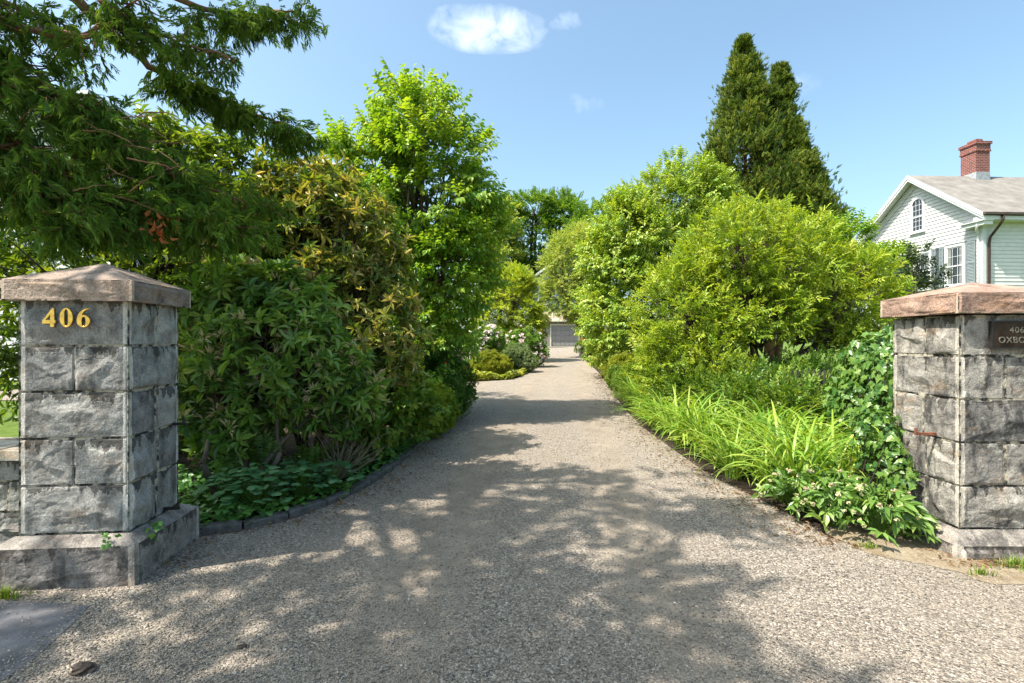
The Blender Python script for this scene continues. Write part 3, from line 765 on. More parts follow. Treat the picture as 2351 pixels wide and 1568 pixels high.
def curve_mesh(name, splines, ext, mat, parent, loc, rot, bev=.0015, text=None, size=.1, spacing=1.0):
    if text is None:
        cu = bpy.data.curves.new(name, 'CURVE'); cu.dimensions = '2D'; cu.fill_mode = 'BOTH'
        for pts in splines:
            sp = cu.splines.new('POLY'); sp.points.add(len(pts) - 1); sp.use_cyclic_u = True
            for q, (x, y) in enumerate(pts): sp.points[q].co = (x, y, 0, 1)
    else:
        cu = bpy.data.curves.new(name, 'FONT'); cu.body = text; cu.size = size; cu.space_character = spacing; cu.align_x = 'CENTER'
    cu.extrude = ext; cu.bevel_depth = bev; cu.bevel_resolution = 1
    t = bpy.data.objects.new('tmp', cu); COL.objects.link(t)
    dg = bpy.context.evaluated_depsgraph_get(); me = bpy.data.meshes.new_from_object(t.evaluated_get(dg))
    bpy.data.objects.remove(t); me.name = name; me.materials.clear(); me.materials.append(mat)
    o = bpy.data.objects.new(name, me); COL.objects.link(o); o.parent = parent; o.location = loc; o.rotation_euler = rot
    return o

def ell(cx, cy, rx, ry, n=36, pw=2.0, rev=False):
    a = np.linspace(0, 2 * np.pi, n + 1)[:-1]; c, s = np.cos(a), np.sin(a)
    p = [(cx + rx * np.sign(q) * abs(q) ** (2 / pw), cy + ry * np.sign(w) * abs(w) ** (2 / pw)) for q, w in zip(c, s)]
    return p[::-1] if rev else p

h = .120
four = [[(.62, 0), (.90, 0), (.90, .20), (1.0, .20), (1.0, .35), (.90, .35), (.90, 1.0), (.76, 1.0), (.0, .32), (.0, .18), (.62, .18)], [(.62, .35), (.62, .70), (.17, .35)]]
zero = [ell(.5, .5, .5, .52), ell(.5, .5, .16, .46, pw=3.4)]
t = np.linspace(0, 1, 14)
left_arc = [(.95 - .95 * math.sin(q * math.pi / 2) ** .9 * 1.0, 1.0 - .66 * (1 - math.cos(q * math.pi / 2))) for q in t]
six_o = [(.98, 1.0)] + left_arc + ell(.5, .31, .5, .33, 40)[20:] + ell(.5, .31, .5, .33, 40)[:12] + [(.44, .64), (.38, .60), (.42, .72), (.55, .86), (.72, .94)]
six_h = ell(.52, .29, .17, .265, pw=2.6)
for spl, px in ((four, 100), (zero, 140), (([six_o, six_h]), 180)):
    w_ = h * .66
    pts = [[(x * w_, y * h) for x, y in s] for s in spl]
    X = (px + 4 - 295) / 255 * .675
    curve_mesh('house_number_digit', pts, .006, M['brass'], LP, (X, -.032, 1.697), (R(90), 0, 0))
g = Geo(); g.box((.225, -.03, 1.555), (.585, -.012, 1.745)); pl = g.build('plaque', [M['bronze']], RP, local=True); pl['label'] = 'dark bronze plaque reading 406 OXBOW'
g = Geo()
for a, b_ in (((.213, -.036, 1.543), (.597, -.010, 1.5545)), ((.213, -.036, 1.7455), (.597, -.010, 1.757)), ((.213, -.036, 1.555), (.2245, -.010, 1.745)), ((.5855, -.036, 1.555), (.597, -.010, 1.745))): g.box(a, b_)
g.build('frame', [M['black_iron']], pl, local=True)
curve_mesh('lettering', None, .002, M['letter'], pl, (.405, -.0315, 1.665), (R(90), 0, 0), .0004, '406', .066, 1.15)
curve_mesh('lettering', None, .002, M['letter'], pl, (.405, -.0315, 1.59), (R(90), 0, 0), .0004, 'OXBOW', .066, 1.12)

# low stone wall leaving the left pillar
wl = Geo(); LW = 6.0
rl = []
for c, (z0, z1) in enumerate(((0, .26), (.26, .5), (.5, .68))):
    x = 0
    while x < LW:
        l = random.uniform(.28, .62); rl.append((x, z0, min(LW, x + l), z1)); x += l
rockface(wl, (-9.35, 4.0, 0), (1, 0, 0), (0, 0, 1), (0, -1, 0), LW, .68, rl, res=.02, depth=.05, draft=0, joint=.014, seed=5, rough=.02)
wl.quad((-9.35, 4.0, .68), (-3.35, 4.0, .68), (-3.35, 4.42, .68), (-9.35, 4.42, .68), 0, .2); wl.quad((-9.35, 4.42, 0), (-9.35, 4.42, .68), (-3.35, 4.42, .68), (-3.35, 4.42, 0), 0, .2)
ob = tag(wl.build('stone_wall', [M['granite']]), 'low rough stone wall running left from the numbered gate pillar', 'wall', kind='thing')
cp = Geo(); x = -9.4
while x < -3.45:
    l = min(random.uniform(.5, .9), -3.36 - x); cp.box((x + .006, 3.94, .682), (x + l - .006, 4.48, .77 + random.uniform(-.015, .015))); x += l
cp.build('coping', [M['granite_warm']], ob)

# edging stones of the left bed
cum = [0]
pts = [np.array(p) for p in LE]
for a, b_ in zip(pts[:-1], pts[1:]): cum.append(cum[-1] + np.linalg.norm(b_ - a))
def along(s):
    return np.array([np.interp(s, cum, [p[0] for p in pts]), np.interp(s, cum, [p[1] for p in pts])])
s = 0.0; first = True
while s < cum[-1] - .1:
    l = random.uniform(.32, .46); a = along(s + .006); b_ = along(min(cum[-1], s + l - .006)); s += l
    dv = unit(b_ - a); nr = np.array([-dv[1], dv[0]]); L = np.linalg.norm(b_ - a); hh = random.uniform(.055, .08); g = Geo()
    nx = 8; tt = random.uniform(-.02, .02)
    sec = [(0, -.06), (0, hh - .014), (.012, hh), (.085, hh + .004), (.095, hh - .012), (.095, -.06)]
    V = []
    for i in range(nx + 1):
        f = i / nx; e = .008 if i in (0, nx) else 0
        for (o, z) in sec:
            p = a + dv * L * f + nr * (o - .04 + (e if o < .05 else -e)); q = fbm(np.array([p[0] * 12, p[1] * 12, z * 20]), 3, 3) - .45
            zz = z + (tt * (f - .5) if z > 0 else 0) - (e if z > .05 else 0)
            V.append((p[0] + nr[0] * q * .014, p[1] + nr[1] * q * .014, float(zp(p[1])) + zz + q * .01))
    k = len(sec); T = []
    for i in range(nx):
        for j in range(k - 1):
            q = i * k + j; T += [[q, q + k, q + k + 1], [q, q + k + 1, q + 1]]
    for e in (0, nx * k): T += [[e, e + j, e + j + 1] for j in range(1, k - 1)]
    g.add(V, T)
    tag(g.build('edging_stone', [M['edging']]), 'long grey edging stone bordering the ivy bed along the drive', 'edging stone', 'edging stones of the left bed', 'thing')


# ================================================================ buildings
def window(root, name, M4, w, h, cols=3, rows=4, arch=False, depth=.10, case=.11, sash=True, curtain=True):
    """M4 maps local (x along the wall, y out of the wall, z up) into the building; origin at the sill centre"""
    def bx(g, lo, hi, m=0): g.box(lo, hi, m, M=M4)
    g = Geo()
    bx(g, (-w / 2 - case, -.02, -.02), (-w / 2, .045, h)); bx(g, (w / 2, -.02, -.02), (w / 2 + case, .045, h))
    bx(g, (-w / 2 - case - .05, -.02, -.09), (w / 2 + case + .05, .09, -.022))
    if not arch:
        bx(g, (-w / 2 - case, -.02, h + .002), (w / 2 + case, .048, h + .15)); bx(g, (-w / 2 - case - .04, -.02, h + .152), (w / 2 + case + .04, .08, h + .19))
    else:
        n = 16; T = np.array(M4)
        for q in range(n):
            a0, a1 = math.pi * q / n, math.pi * (q + 1) / n
            V = []
            for y in (-.02, .045):
                for a, r in ((a0, w / 2), (a0, w / 2 + case), (a1, w / 2 + case), (a1, w / 2)): V.append((math.cos(a) * r, y, h + .001 + math.sin(a) * r))
            V = np.array(V) @ T[:3, :3].T + T[:3, 3]
            g.add(V, [[4, 5, 6], [4, 6, 7], [0, 2, 1], [0, 3, 2], [1, 2, 6], [1, 6, 5], [0, 4, 7], [0, 7, 3]])
    o = g.build('window', [M['white']], root, local=True)
    g = Geo(); s = .035
    bx(g, (-w / 2, -.01, 0), (-w / 2 + s, .02, h)); bx(g, (w / 2 - s, -.01, 0), (w / 2, .02, h)); bx(g, (-w / 2 + s, -.01, 0), (w / 2 - s, .02, .06))
    top = h if not arch else h + w / 2 - .03
    if not arch: bx(g, (-w / 2 + s, -.01, h - .05), (w / 2 - s, .02, h))
    mid = top * (.5 if not arch else .46)
    bx(g, (-w / 2 + s, -.008, mid - .025), (w / 2 - s, .024, mid + .025))
    for c in range(1, cols):
        x = -w / 2 + w * c / cols; t_ = top - (0 if not arch else (w / 2) * (1 - math.sqrt(max(0, 1 - (2 * x / w) ** 2))))
        bx(g, (x - .008, -.006, .06), (x + .008, .012, t_))
    for r in range(1, rows):
        z = top * r / rows
        if abs(z - mid) > .06:
            hw = w / 2 - s if z < h or not arch else math.sqrt(max(0, (w / 2) ** 2 - (z - h) ** 2)) - .01
            bx(g, (-hw, -.007, z - .008), (hw, .011, z + .008))
    g.build('sash', [M['white']], o, local=True)
    g = Geo()
    if not arch: bx(g, (-w / 2 + .01, -.001, .01), (w / 2 - .01, .003, h - .01))
    else:
        T = np.array(M4); a = np.linspace(0, math.pi, 15)
        V = [(w / 2 - .01, -.0 + .003, .01)] + [(math.cos(q) * (w / 2 - .005), -.0 + .003, h + math.sin(q) * (w / 2 - .005)) for q in a] + [(-w / 2 + .01, -.0 + .003, .01)]
        V = np.array(V) @ T[:3, :3].T + T[:3, 3]; g.add(V, [[0, i + 1, i] for i in range(1, len(V) - 1)])
    g.build('pane', [M['glass']], o, local=True)
    if curtain and not arch:
        g = Geo()
        for x0 in (-w / 2 + .045, w / 2 - .19):
            for q in range(6):
                bx(g, (x0 + q * .024, .0032, .08), (x0 + q * .024 + .022, .0045 + .0012 * (q % 2), h - .06))
        g.build('curtain', [M['curtain']], o, local=True)
    return o

def shutter(root, M4, w, h):
    g = Geo()
    def bx(lo, hi): g.box(lo, hi, 0, M=M4)
    bx((-w / 2, .022, 0), (-w / 2 + .05, .06, h)); bx((w / 2 - .05, .022, 0), (w / 2, .06, h))
    for z in (0, h * .48, h - .08): bx((-w / 2 + .05, .022, z), (w / 2 - .05, .058, z + .08))
    n = int(h / .07)
    for q in range(n):
        z = .08 + q * (h - .14) / n
        V = np.array([(-w / 2 + .05, .052, z), (w / 2 - .05, .052, z), (w / 2 - .05, .028, z + .062), (-w / 2 + .05, .028, z + .062), (-w / 2 + .05, .046, z - .006), (w / 2 - .05, .046, z - .006)])
        T = np.array(M4); V = V @ T[:3, :3].T + T[:3, 3]
        g.add(V, [[0, 1, 2], [0, 2, 3], [4, 5, 1], [4, 1, 0]])
    bx((-w / 2 + .05, .020, .02), (w / 2 - .05, .0235, h - .02))
    return g.build('shutter', [M['shutter']], root, local=True)

def lapped(g, spans, z0, z1, step, M4, lap=.018):
    """clapboards: spans(z) -> list of (x0, x1) at that height"""
    T = np.array(M4); z = z0
    while z < z1 - 1e-4:
        zt = min(z1, z + step)
        a, b_ = spans(z), spans(zt)
        if a[1] - a[0] > .05:
            V = np.array([(a[0], lap, z), (a[1], lap, z), (b_[1], 0, zt), (b_[0], 0, zt), (a[0], 0, z), (a[1], 0, z)]) @ T[:3, :3].T + T[:3, 3]
            g.add(V, [[0, 1, 2], [0, 2, 3], [4, 5, 1], [4, 1, 0]], 0, random.random())
        z = zt

def mat4(origin, xdir, ydir):
    x = np.array(xdir, float); y = np.array(ydir, float); m = np.eye(4)
    m[:3, 0] = x; m[:3, 1] = y; m[:3, 2] = np.array([0, 0, 1]); m[:3, 3] = origin
    return m

# ---- white clapboard house on the right: local x along the ridge, y back along the gable, origin at the near wall corner
PH = R(2.8); hx, hy = 20.71, 22.52; HZ = 0.35
house = thing('clapboard_house', 'white clapboard house with green-grey shutters and tall red brick chimney', 'house', (hx, hy, HZ), None, PH)
SPAN, LEN, EAVE, RISE = 6.9, 13.0, 7.12 - HZ, 2.84; OV = .5; PITCH = RISE / (SPAN / 2 + OV)
WT = EAVE + .0                                    # wall height under the eave
gz = lambda s: EAVE + PITCH * (SPAN / 2 + OV - abs(s - SPAN / 2)) - .22
g = Geo(); Mg = mat4((0, 0, 0), (0, 1, 0), (-1, 0, 0)); Ms = mat4((0, 0, 0), (1, 0, 0), (0, -1, 0))
def gspan(z):
    if z <= gz(0): return (.0, SPAN)
    q = (z - gz(0)) / PITCH; return (q, SPAN - q)
apexz = gz(SPAN / 2)
g.prism([(0, 0), (LEN, 0), (LEN, gz(0)), (0, gz(0))], .006, SPAN - .006)
V = [(.006, 0, gz(0)), (.006, SPAN, gz(0)), (.006, SPAN / 2, apexz), (LEN, 0, gz(0)), (LEN, SPAN, gz(0)), (LEN, SPAN / 2, apexz)]
g.add(V, [[0, 2, 1], [3, 4, 5]])
lapped(g, gspan, 0, apexz, .17, Mg, .034)
lapped(g, lambda z: (0, LEN), 0, gz(0), .17, Ms, .022)
g.build('wall', [M['siding']], house, local=True)
g = Geo()
g.box((-.05, -.038, 0), (.13, .10, gz(0)), 0); g.build('corner_board', [M['white']], house, local=True)
g = Geo(); g.box((-.051, SPAN - .11, 0), (.1, SPAN + .02, gz(0))); g.build('corner_board', [M['white']], house, local=True)
# roof planes with thickness, overhanging the gable by OV
g = Geo(); zr = EAVE + RISE
for sgn in (0, 1):
    e = -OV if sgn == 0 else SPAN + OV; mid = SPAN / 2
    nx = 1
    a = [(-OV, e, EAVE + .06), (LEN, e, EAVE + .06), (LEN, mid, zr + .06), (-OV, mid, zr + .06)]
    lo = [(x, y, z - .05) for x, y, z in a]
    g.add(a + lo, [[0, 1, 2], [0, 2, 3], [4, 6, 5], [4, 7, 6], [0, 4, 5], [0, 5, 1], [0, 3, 7], [0, 7, 4]])
g.build('roof', [M['roof']], house, local=True)
# rake boards and soffits
g = Geo()
for sgn in (0, 1):
    e = -OV if sgn == 0 else SPAN + OV; mid = SPAN / 2
    for (x0, x1, za, zb) in ((-OV - .03, -OV, .05, -.13), (-OV, -OV + .05, -.02, -.24)):
        P = []
        for x in (x0, x1):
            P += [(x, e, EAVE + za), (x, mid, zr + za), (x, mid, zr + zb), (x, e, EAVE + zb)]
        g.add(P, [[0, 1, 2], [0, 2, 3], [4, 6, 5], [4, 7, 6], [0, 4, 5], [0, 5, 1], [3, 2, 6], [3, 6, 7], [0, 3, 7], [0, 7, 4]])
    sof = [(-OV + .05, e, EAVE - .06), (.0, e, EAVE - .06), (.0, mid, zr - .06), (-OV + .05, mid, zr - .06)]
    g.add(sof, [[0, 1, 2], [0, 2, 3]])
    # frieze board under the soffit, on the gable wall
    ins = 0 if sgn == 0 else SPAN
    P = [(-.045, ins, gz(0) + .10), (-.045, mid, apexz + .10), (-.045, mid, apexz - .28), (-.045, ins, gz(0) - .28)]
    g.add(P, [[0, 1, 2], [0, 2, 3]])
g.build('rake_board', [M['white']], house, local=True)
g = Geo()
for y0, y1 in ((-OV, .0), (SPAN, SPAN + OV)):
    g.box((-OV + .06, y0, EAVE - .26), (LEN, y1, EAVE - .10))
g.box((-OV + .02, -OV, EAVE - .30), (.0, .75, EAVE - .265)); g.box((-OV + .02, SPAN - .75, EAVE - .30), (.0, SPAN + OV, EAVE - .265))
g.box((-OV + .10, -OV + .05, EAVE - .46), (.0, .62, EAVE - .303)); g.box((-OV + .10, SPAN - .62, EAVE - .46), (.0, SPAN + OV - .05, EAVE - .303))
g.build('cornice', [M['white']], house, local=True)
g = Geo(); g.box((-OV, -OV - .12, EAVE - .07), (LEN, -OV - .002, EAVE + .03)); g.build('gutter', [M['dark_gutter']], house, local=True)
g = Geo(); g.tube([(.35, -OV - .06, EAVE - .07), (.35, -OV - .06, EAVE - .28), (.30, -OV + .05, EAVE - .5), (.22, -.12, EAVE - .95), (.20, -.09, EAVE - 1.2), (.20, -.09, 2.5), (.20, -.09, .2)], .055, 8)
g.build('downspout', [M['copper']], house, smooth=True, local=True)
g = Geo(); g.tube([(-OV + .12, -.12, EAVE - .0), (-OV + .12, -.12, EAVE - .5), (-OV + .2, .0, EAVE - .62), (-.09, .13, EAVE - .72), (-.08, .13, EAVE - 1.0), (-.08, .13, .3)], .055, 8)
g.build('downspout', [M['white']], house, smooth=True, local=True)
for s in (1.3, 3.07, 4.84):
    mm = mat4((-.034, s, 4.22 - HZ), (0, 1, 0), (-1, 0, 0)); window(house, 'window', mm, .80, 1.78)
    for q in (-.80, .80):
        shutter(house, mat4((-.034, s + q * 1.0, 4.2 - HZ), (0, 1, 0), (-1, 0, 0)), .46, 1.9)
    mm = mat4((-.034, s, 1.25), (0, 1, 0), (-1, 0, 0)); window(house, 'window', mm, .80, 1.9)
window(house, 'window', mat4((-.034, SPAN / 2 - .08, 7.16 - HZ), (0, 1, 0), (-1, 0, 0)), .62, 1.32, 3, 6, arch=True)
for xw in (3.0, 5.6, 8.2):
    window(house, 'window', mat4((xw, -.022, 4.22 - HZ), (1, 0, 0), (0, -1, 0)), .85, 1.75)
    for q in (-.8, .8): shutter(house, mat4((xw + q, -.022, 4.2 - HZ), (1, 0, 0), (0, -1, 0)), .46, 1.9)
# chimney astride the ridge
cx, cy = 2.72, SPAN / 2; ch = 11.70 - HZ
g = Geo(); g.box((cx - .0, cy - .42, zr - .5), (cx + .72, cy + .42, ch - .55))
g.box((cx - .04, cy - .46, ch - .549), (cx + .76, cy + .46, ch - .46)); g.box((cx - .02, cy - .44, ch - .459), (cx + .74, cy + .44, ch - .19)); g.box((cx - .07, cy - .49, ch - .189), (cx + .79, cy + .49, ch - .05))
chim = g.build('chimney', [M['brick']], house, local=True)
g = Geo(); g.box((cx + .18, cy - .25, ch - .049), (cx + .52, cy + .25, ch + .14)); g.build('flue', [M['brick']], chim, local=True)
g = Geo(); g.box((cx - .012, cy - .432, zr - .42), (cx + .732, cy + .432, zr + .16)); g.build('flashing', [M['lead']], chim, local=True)

# ---- garage closing the drive
GZ = float(zp(50)); gar = thing('garage', 'low taupe garage with grey panelled door at the end of the drive', 'garage', (5.1, 50, GZ))
g = Geo(); x0, x1 = -1.95, 1.80; wh = 2.45
for a, b_, z0, z1 in ((x0, -1.38, 0, wh), (1.50, x1, 0, wh), (-1.38, 1.50, 2.16, wh)):
    x = a
    while x < b_ - .01:
        e = min(b_, x + .2); g.box((x, 0, z0), (e - .015, .12, z1)); g.box((e - .015, .02, z0), (e, .12, z1)); x = e
g.box((x0, .121, 0), (x0 + .12, 6, wh)); g.box((x1 - .12, .121, 0), (x1, 6, wh)); g.box((x0 + .121, 5.88, 0), (x1 - .121, 6, wh))
g.build('wall', [M['garage_side']], gar, local=True)
g = Geo(); V = [(x0 - .3, -.45, wh - .02), (x1 + .3, -.45, wh - .02), (x1 + .3, 3, wh + 1.0), (x0 - .3, 3, wh + 1.0), (x0 - .3, 6.4, wh), (x1 + .3, 6.4, wh)]
V2 = [(x, y, z + .08) for x, y, z in V]
g.add(V + V2, [[0, 2, 1], [0, 3, 2], [3, 5, 2], [3, 4, 5], [6, 7, 8], [6, 8, 9], [9, 8, 11], [9, 11, 10], [0, 1, 7], [0, 7, 6], [1, 2, 8], [1, 8, 7], [0, 6, 9], [0, 9, 3], [2, 5, 11], [2, 11, 8], [3, 9, 10], [3, 10, 4]])
g.build('roof', [M['roof_tan']], gar, local=True)
g = Geo(); g.box((x0 - .3, -.50, wh - .04), (x1 + .3, -.452, wh + .08)); g.build('fascia', [M['cream']], gar, local=True)
g = Geo()
for r in range(4):
    for c in range(6):
        a = -1.38 + .11 + c * (2.66 / 6); z = .02 + r * .51
        g.box((a + .02, .05, z + .02), (a + 2.66 / 6 - .02, .075, z + .49))
g.box((-1.27, .076, 0), (1.39, .10, 2.05))
g.build('garage_door', [M['garage_door']], gar, local=True)
g = Geo(); g.box((-1.38, -.03, 0), (-1.271, .10, 2.05)); g.box((1.391, -.03, 0), (1.50, .10, 2.05)); g.box((-1.38, -.03, 2.051), (1.50, .10, 2.16)); g.build('door_frame', [M['cream']], gar, local=True)
g = Geo(); g.box((x0 - .02, -.02, 0), (x0 + .1, -.002, wh - .1)); g.build('corner_board', [M['white']], gar, local=True)
g = Geo(); g.box((x1 - .1, -.02, 0), (x1 + .02, -.002, wh - .1)); g.build('corner_board', [M['white']], gar, local=True)
g = Geo(); g.box((-.04, -.05, 2.28), (.04, -.002, 2.34)); g.tube([(0, -.03, 2.31), (0, -.16, 2.33), (0, -.17, 2.27)], .018, 6); g.tube([(0, -.17, 2.27), (0, -.17, 2.18)], (.03, .07), 8); g.build('lamp', [M['brass']], gar, local=True)

# ---- grey-blue house behind the garage
bz = float(zp(60)); bh = thing('blue_house', 'grey-blue gabled house half hidden behind the garage trees', 'house', (6.2, 60, bz))
g = Geo(); bw, be = 4.0, 7.4
V = [(-bw, 0, 0), (bw, 0, 0), (bw, 0, be), (0, 0, be + 3.0), (-bw, 0, be), (-bw, 9, 0), (bw, 9, 0), (bw, 9, be), (0, 9, be + 3), (-bw, 9, be)]
g.add(V, [[0, 1, 2], [0, 2, 4], [2, 3, 4], [5, 7, 6], [5, 9, 7], [7, 9, 8], [0, 4, 9], [0, 9, 5], [1, 6, 7], [1, 7, 2]])
lapped(g, lambda z: (-bw, bw), 0, be, .2, mat4((0, -.003, 0), (1, 0, 0), (0, -1, 0)), .02)
g.build('wall', [M['blue_side']], bh, local=True)
g = Geo()
for sgn in (-1, 1):
    a = [(sgn * (bw + .5), -.5, be - .35), (0, -.5, be + 3.06), (0, 9.5, be + 3.06), (sgn * (bw + .5), 9.5, be - .35)]
    g.add(a + [(x, y, z + .12) for x, y, z in a], [[0, 1, 2], [0, 2, 3], [4, 6, 5], [4, 7, 6], [0, 4, 5], [0, 5, 1], [0, 3, 7], [0, 7, 4]])
g.build('roof', [M['roof']], bh, local=True)
g = Geo()
for sgn in (-1, 1):
    a = [(sgn * (bw + .5), -.56, be - .42), (0, -.56, be + 3.0), (0, -.56, be + 3.28), (sgn * (bw + .5), -.56, be - .12)]
    g.add(a + [(x, y + .058, z) for x, y, z in a], [[0, 1, 2], [0, 2, 3], [4, 6, 5], [4, 7, 6], [0, 4, 5], [0, 5, 1], [3, 2, 6], [3, 6, 7]])
g.build('rake_board', [M['white']], bh, local=True)
for xw in (-2.6, 0, 2.6):
    window(bh, 'window', mat4((xw, -.025, 4.6), (1, 0, 0), (0, -1, 0)), .9, 1.6)

# ---- tall white house behind the cedar on the left
wh_ = thing('porch_house', 'tall white house with bracketed cornice glimpsed behind the cedar', 'house', (-14.2, 17, .3))
g = Geo(); HH = 9.0
g.box((-8, 0, 0), (0, 9, HH)); lapped(g, lambda z: (-8, 0), 0, HH, .17, mat4((0, -.003, 0), (1, 0, 0), (0, -1, 0)), .02)
lapped(g, lambda z: (0, 9), 0, HH, .17, mat4((.003, 0, 0), (0, 1, 0), (1, 0, 0)), .02)
g.build('wall', [M['siding']], wh_, local=True)
g = Geo(); g.box((-8.5, -.55, HH + .001), (.55, 9.5, HH + .16)); g.box((-8.7, -.75, HH + .162), (.75, 9.7, HH + .3))
x = -8.2
while x < .1:
    g.box((x, -.45, HH - .35), (x + .14, -.03, HH)); x += .75
y = .1
while y < 9:
    g.box((.03, y, HH - .35), (.45, y + .14, HH)); y += .75
g.build('cornice', [M['white']], wh_, local=True)
g = Geo(); g.add([(-8.7, -.75, HH + .31), (.75, -.75, HH + .31), (.75, 9.7, HH + .31), (-8.7, 9.7, HH + .31), (-4, 4.5, HH + 1.6)], [[0, 1, 4], [1, 2, 4], [2, 3, 4], [3, 0, 4]]); g.build('roof', [M['roof']], wh_, local=True)
for z in (1.2, 4.2, 6.6):
    for xw in (-6, -3.9, -1.7): window(wh_, 'window', mat4((xw, -.025, z), (1, 0, 0), (0, -1, 0)), .9, 1.6)
    for yw in (2, 4.5, 7): window(wh_, 'window', mat4((.025, yw, z), (0, 1, 0), (1, 0, 0)), .9, 1.6)
g = Geo()
g.tube([(.0, -.35, 0), (.0, -.35, .3), (.0, -.35, .32), (.0, -.35, HH - 1.0), (.0, -.35, HH - .98), (0, -.35, HH - .7), (0, -.35, HH - .69), (0, -.35, HH - .36)], [.24, .24, .17, .14, .17, .22, .27, .27], 14)
g.build('column', [M['white']], wh_, smooth=True, local=True)


# ================================================================ plants
def shrub(name, label, cat, base, blobs, tm, leafm, stemm, n_clump, clump_r, per, stems=3, r0=.035, twigs=60, group=None, part='foliage', wood='stems', spread=.15, fork=.35, thin=.004, **kw):
    root = thing(name, label, cat, (base[0], base[1], float(zp(base[1]))), group)
    C, ids, o = crown(root, part, blobs, tm, [leafm, stemm], n_clump, clump_r, per, **kw)
    woody(root, wood, (base[0], base[1], float(zp(base[1]))), blobs, C, ids, stemm, r0, stems, twigs, spread, thin, fork)
    return root, C

# ---- rhododendrons of the left bed
RH = sp_whorl(.165, .050, 9, True, .15, 5)
RHs = sp_whorl(.125, .034, 7, True, .2, 5)
r, C = shrub('rhododendron', 'dark leathery rhododendron with pale new shoots beside the numbered pillar', 'rhododendron', (-2.75, 5.15),
      [(-2.45, 5.35, 1.5, .85, .55, .6), (-2.95, 5.45, 1.0, .6, .5, .7), (-1.95, 5.6, 1.05, .5, .5, .45), (-2.8, 5.5, 1.95, .7, .5, .55)], RH, M['l_rhodo'], M['bark'], 260, .21, 5, stems=5, r0=.032, twigs=240, size=(.6, 1.2), wout=.7, wup=.6, wr=1.0, zmin=.38, gap=.33, gscale=2.6)
g = Geo(); k = rng.integers(0, len(C), 190); P = C[k] + rdir(190) * .16; P[:, 2] += .05
P[:, 1] -= .06; scatter(g, sp_ball(.10, .020, 9), P, np.tile([0, 0, 1.], (190, 1)) + rng.normal(size=(190, 3)) * .35 + [.1, -.3, 0], rdir(190), rng.uniform(.7, 1.2, 190)); g.build('new_shoots', [M['candle'], M['candle']], r)
shrub('rhododendron', 'tall bronze-leaved rhododendron leaning toward the drive', 'rhododendron', (-2.7, 7.0),
      [(-2.5, 6.9, 2.9, 1.0, .9, 1.0), (-2.05, 6.8, 1.9, .85, .8, .95), (-3.2, 7.0, 2.3, 1.0, .9, 1.3), (-1.75, 6.9, 1.45, .6, .6, .6), (-2.9, 6.8, 3.4, .7, .7, .6)], RHs, M['l_rhodo_gold'], M['bark_dark'], 560, .22, 7, stems=5, r0=.04, twigs=420, spread=.2, wout=.7, wup=.5, wr=1.3, zmin=.5, gap=.30, gscale=2.4, size=(.65, 1.3))
shrub('laurel', 'large backlit laurel rising behind the numbered pillar', 'laurel', (-4.8, 6.8),
      [(-4.6, 6.6, 3.0, 1.4, 1.0, 1.5), (-3.6, 6.6, 3.3, .9, .9, 1.0), (-5.6, 6.6, 2.2, 1.4, 1.0, 1.7), (-4.2, 6.3, 1.6, 1.3, .8, 1.1), (-3.5, 5.9, .9, .7, .6, .8)], sp_whorl(.15, .045, 8, True, .1, 4), M['l_rhodo_back'], M['bark_dark'], 330, .26, 7, stems=5, r0=.05, twigs=300, spread=.3, wout=.7, wup=.5, wr=.7, zmin=.35, gap=.30, gscale=1.4)

# ---- dogwood left of the drive
DW = sp_twig(.115, .062, 8, .30, True, .55, .55, 4, bend=.28)
shrub('dogwood', 'tall bright green dogwood with drooping leaves left of the drive', 'dogwood', (-2.0, 10.0),
      [(-1.6, 9.7, 4.4, 1.15, 1.1, 1.5), (-1.75, 9.7, 5.8, .75, .75, .85), (-1.35, 9.7, 2.8, .9, 1.0, 1.2), (-1.65, 9.6, 1.7, .75, .8, .9), (-2.7, 9.9, 5.1, .7, .8, .75), (-.75, 9.8, 3.5, .6, .7, .8), (-1.2, 9.6, 5.1, .7, .7, .7), (-2.6, 10.2, 3.6, 1.0, .9, 1.4)],
      DW, M['l_dogwood'], M['bark'], 360, .30, 14, stems=3, r0=.07, twigs=240, wood='trunk', part='crown', wout=.75, wup=.15, wr=.6, ulean=.3, zmin=.45, flat=.45, gap=.27, gscale=1.5)
# ---- lower shrubs along the left edge
AZ = sp_ball(.042, .016, 14)
r, C = shrub('azalea', 'dark green azalea with a few orange-red blooms under the dogwood', 'azalea', (-1.30, 9.0), [(-1.3, 9.1, .95, .5, .55, .65), (-1.2, 9.6, .75, .45, .5, .6), (-1.35, 8.8, .6, .4, .4, .45)], AZ, M['l_azalea'], M['bark_dark'], 230, .13, 24, r0=.02, wout=.9, wup=.3)
g = Geo(); k = rng.integers(0, len(C), 26); P = C[k] + rdir(26) * .10; P[:, 1] -= .1
scatter(g, sp_ball(.05, .030, 7), P, unit(P - np.array([-1.3, 9.2, .8])), rdir(26), .85); g.build('blossom', [M['bloom_red'], M['bloom_red']], r)
shrub('box_shrub', 'small yellow-green box shrub at the left drive edge', 'shrub', (-1.42, 7.9), [(-1.4, 7.95, .50, .36, .38, .42), (-1.25, 8.4, .48, .32, .34, .38)], sp_ball(.03, .013, 14), M['l_box'], M['bark_dark'], 170, .11, 22, r0=.015, twigs=40)
shrub('viburnum', 'broad-leaved green shrub below the bronze rhododendron', 'shrub', (-1.9, 6.75), [(-1.72, 6.7, .85, .42, .4, .45), (-1.5, 7.1, .7, .35, .35, .45), (-1.9, 6.6, .5, .35, .3, .35)], sp_twig(.085, .058, 6, .16, True, .6, .1, 3), M['l_green'], M['bark'], 120, .15, 9, r0=.02, twigs=70)
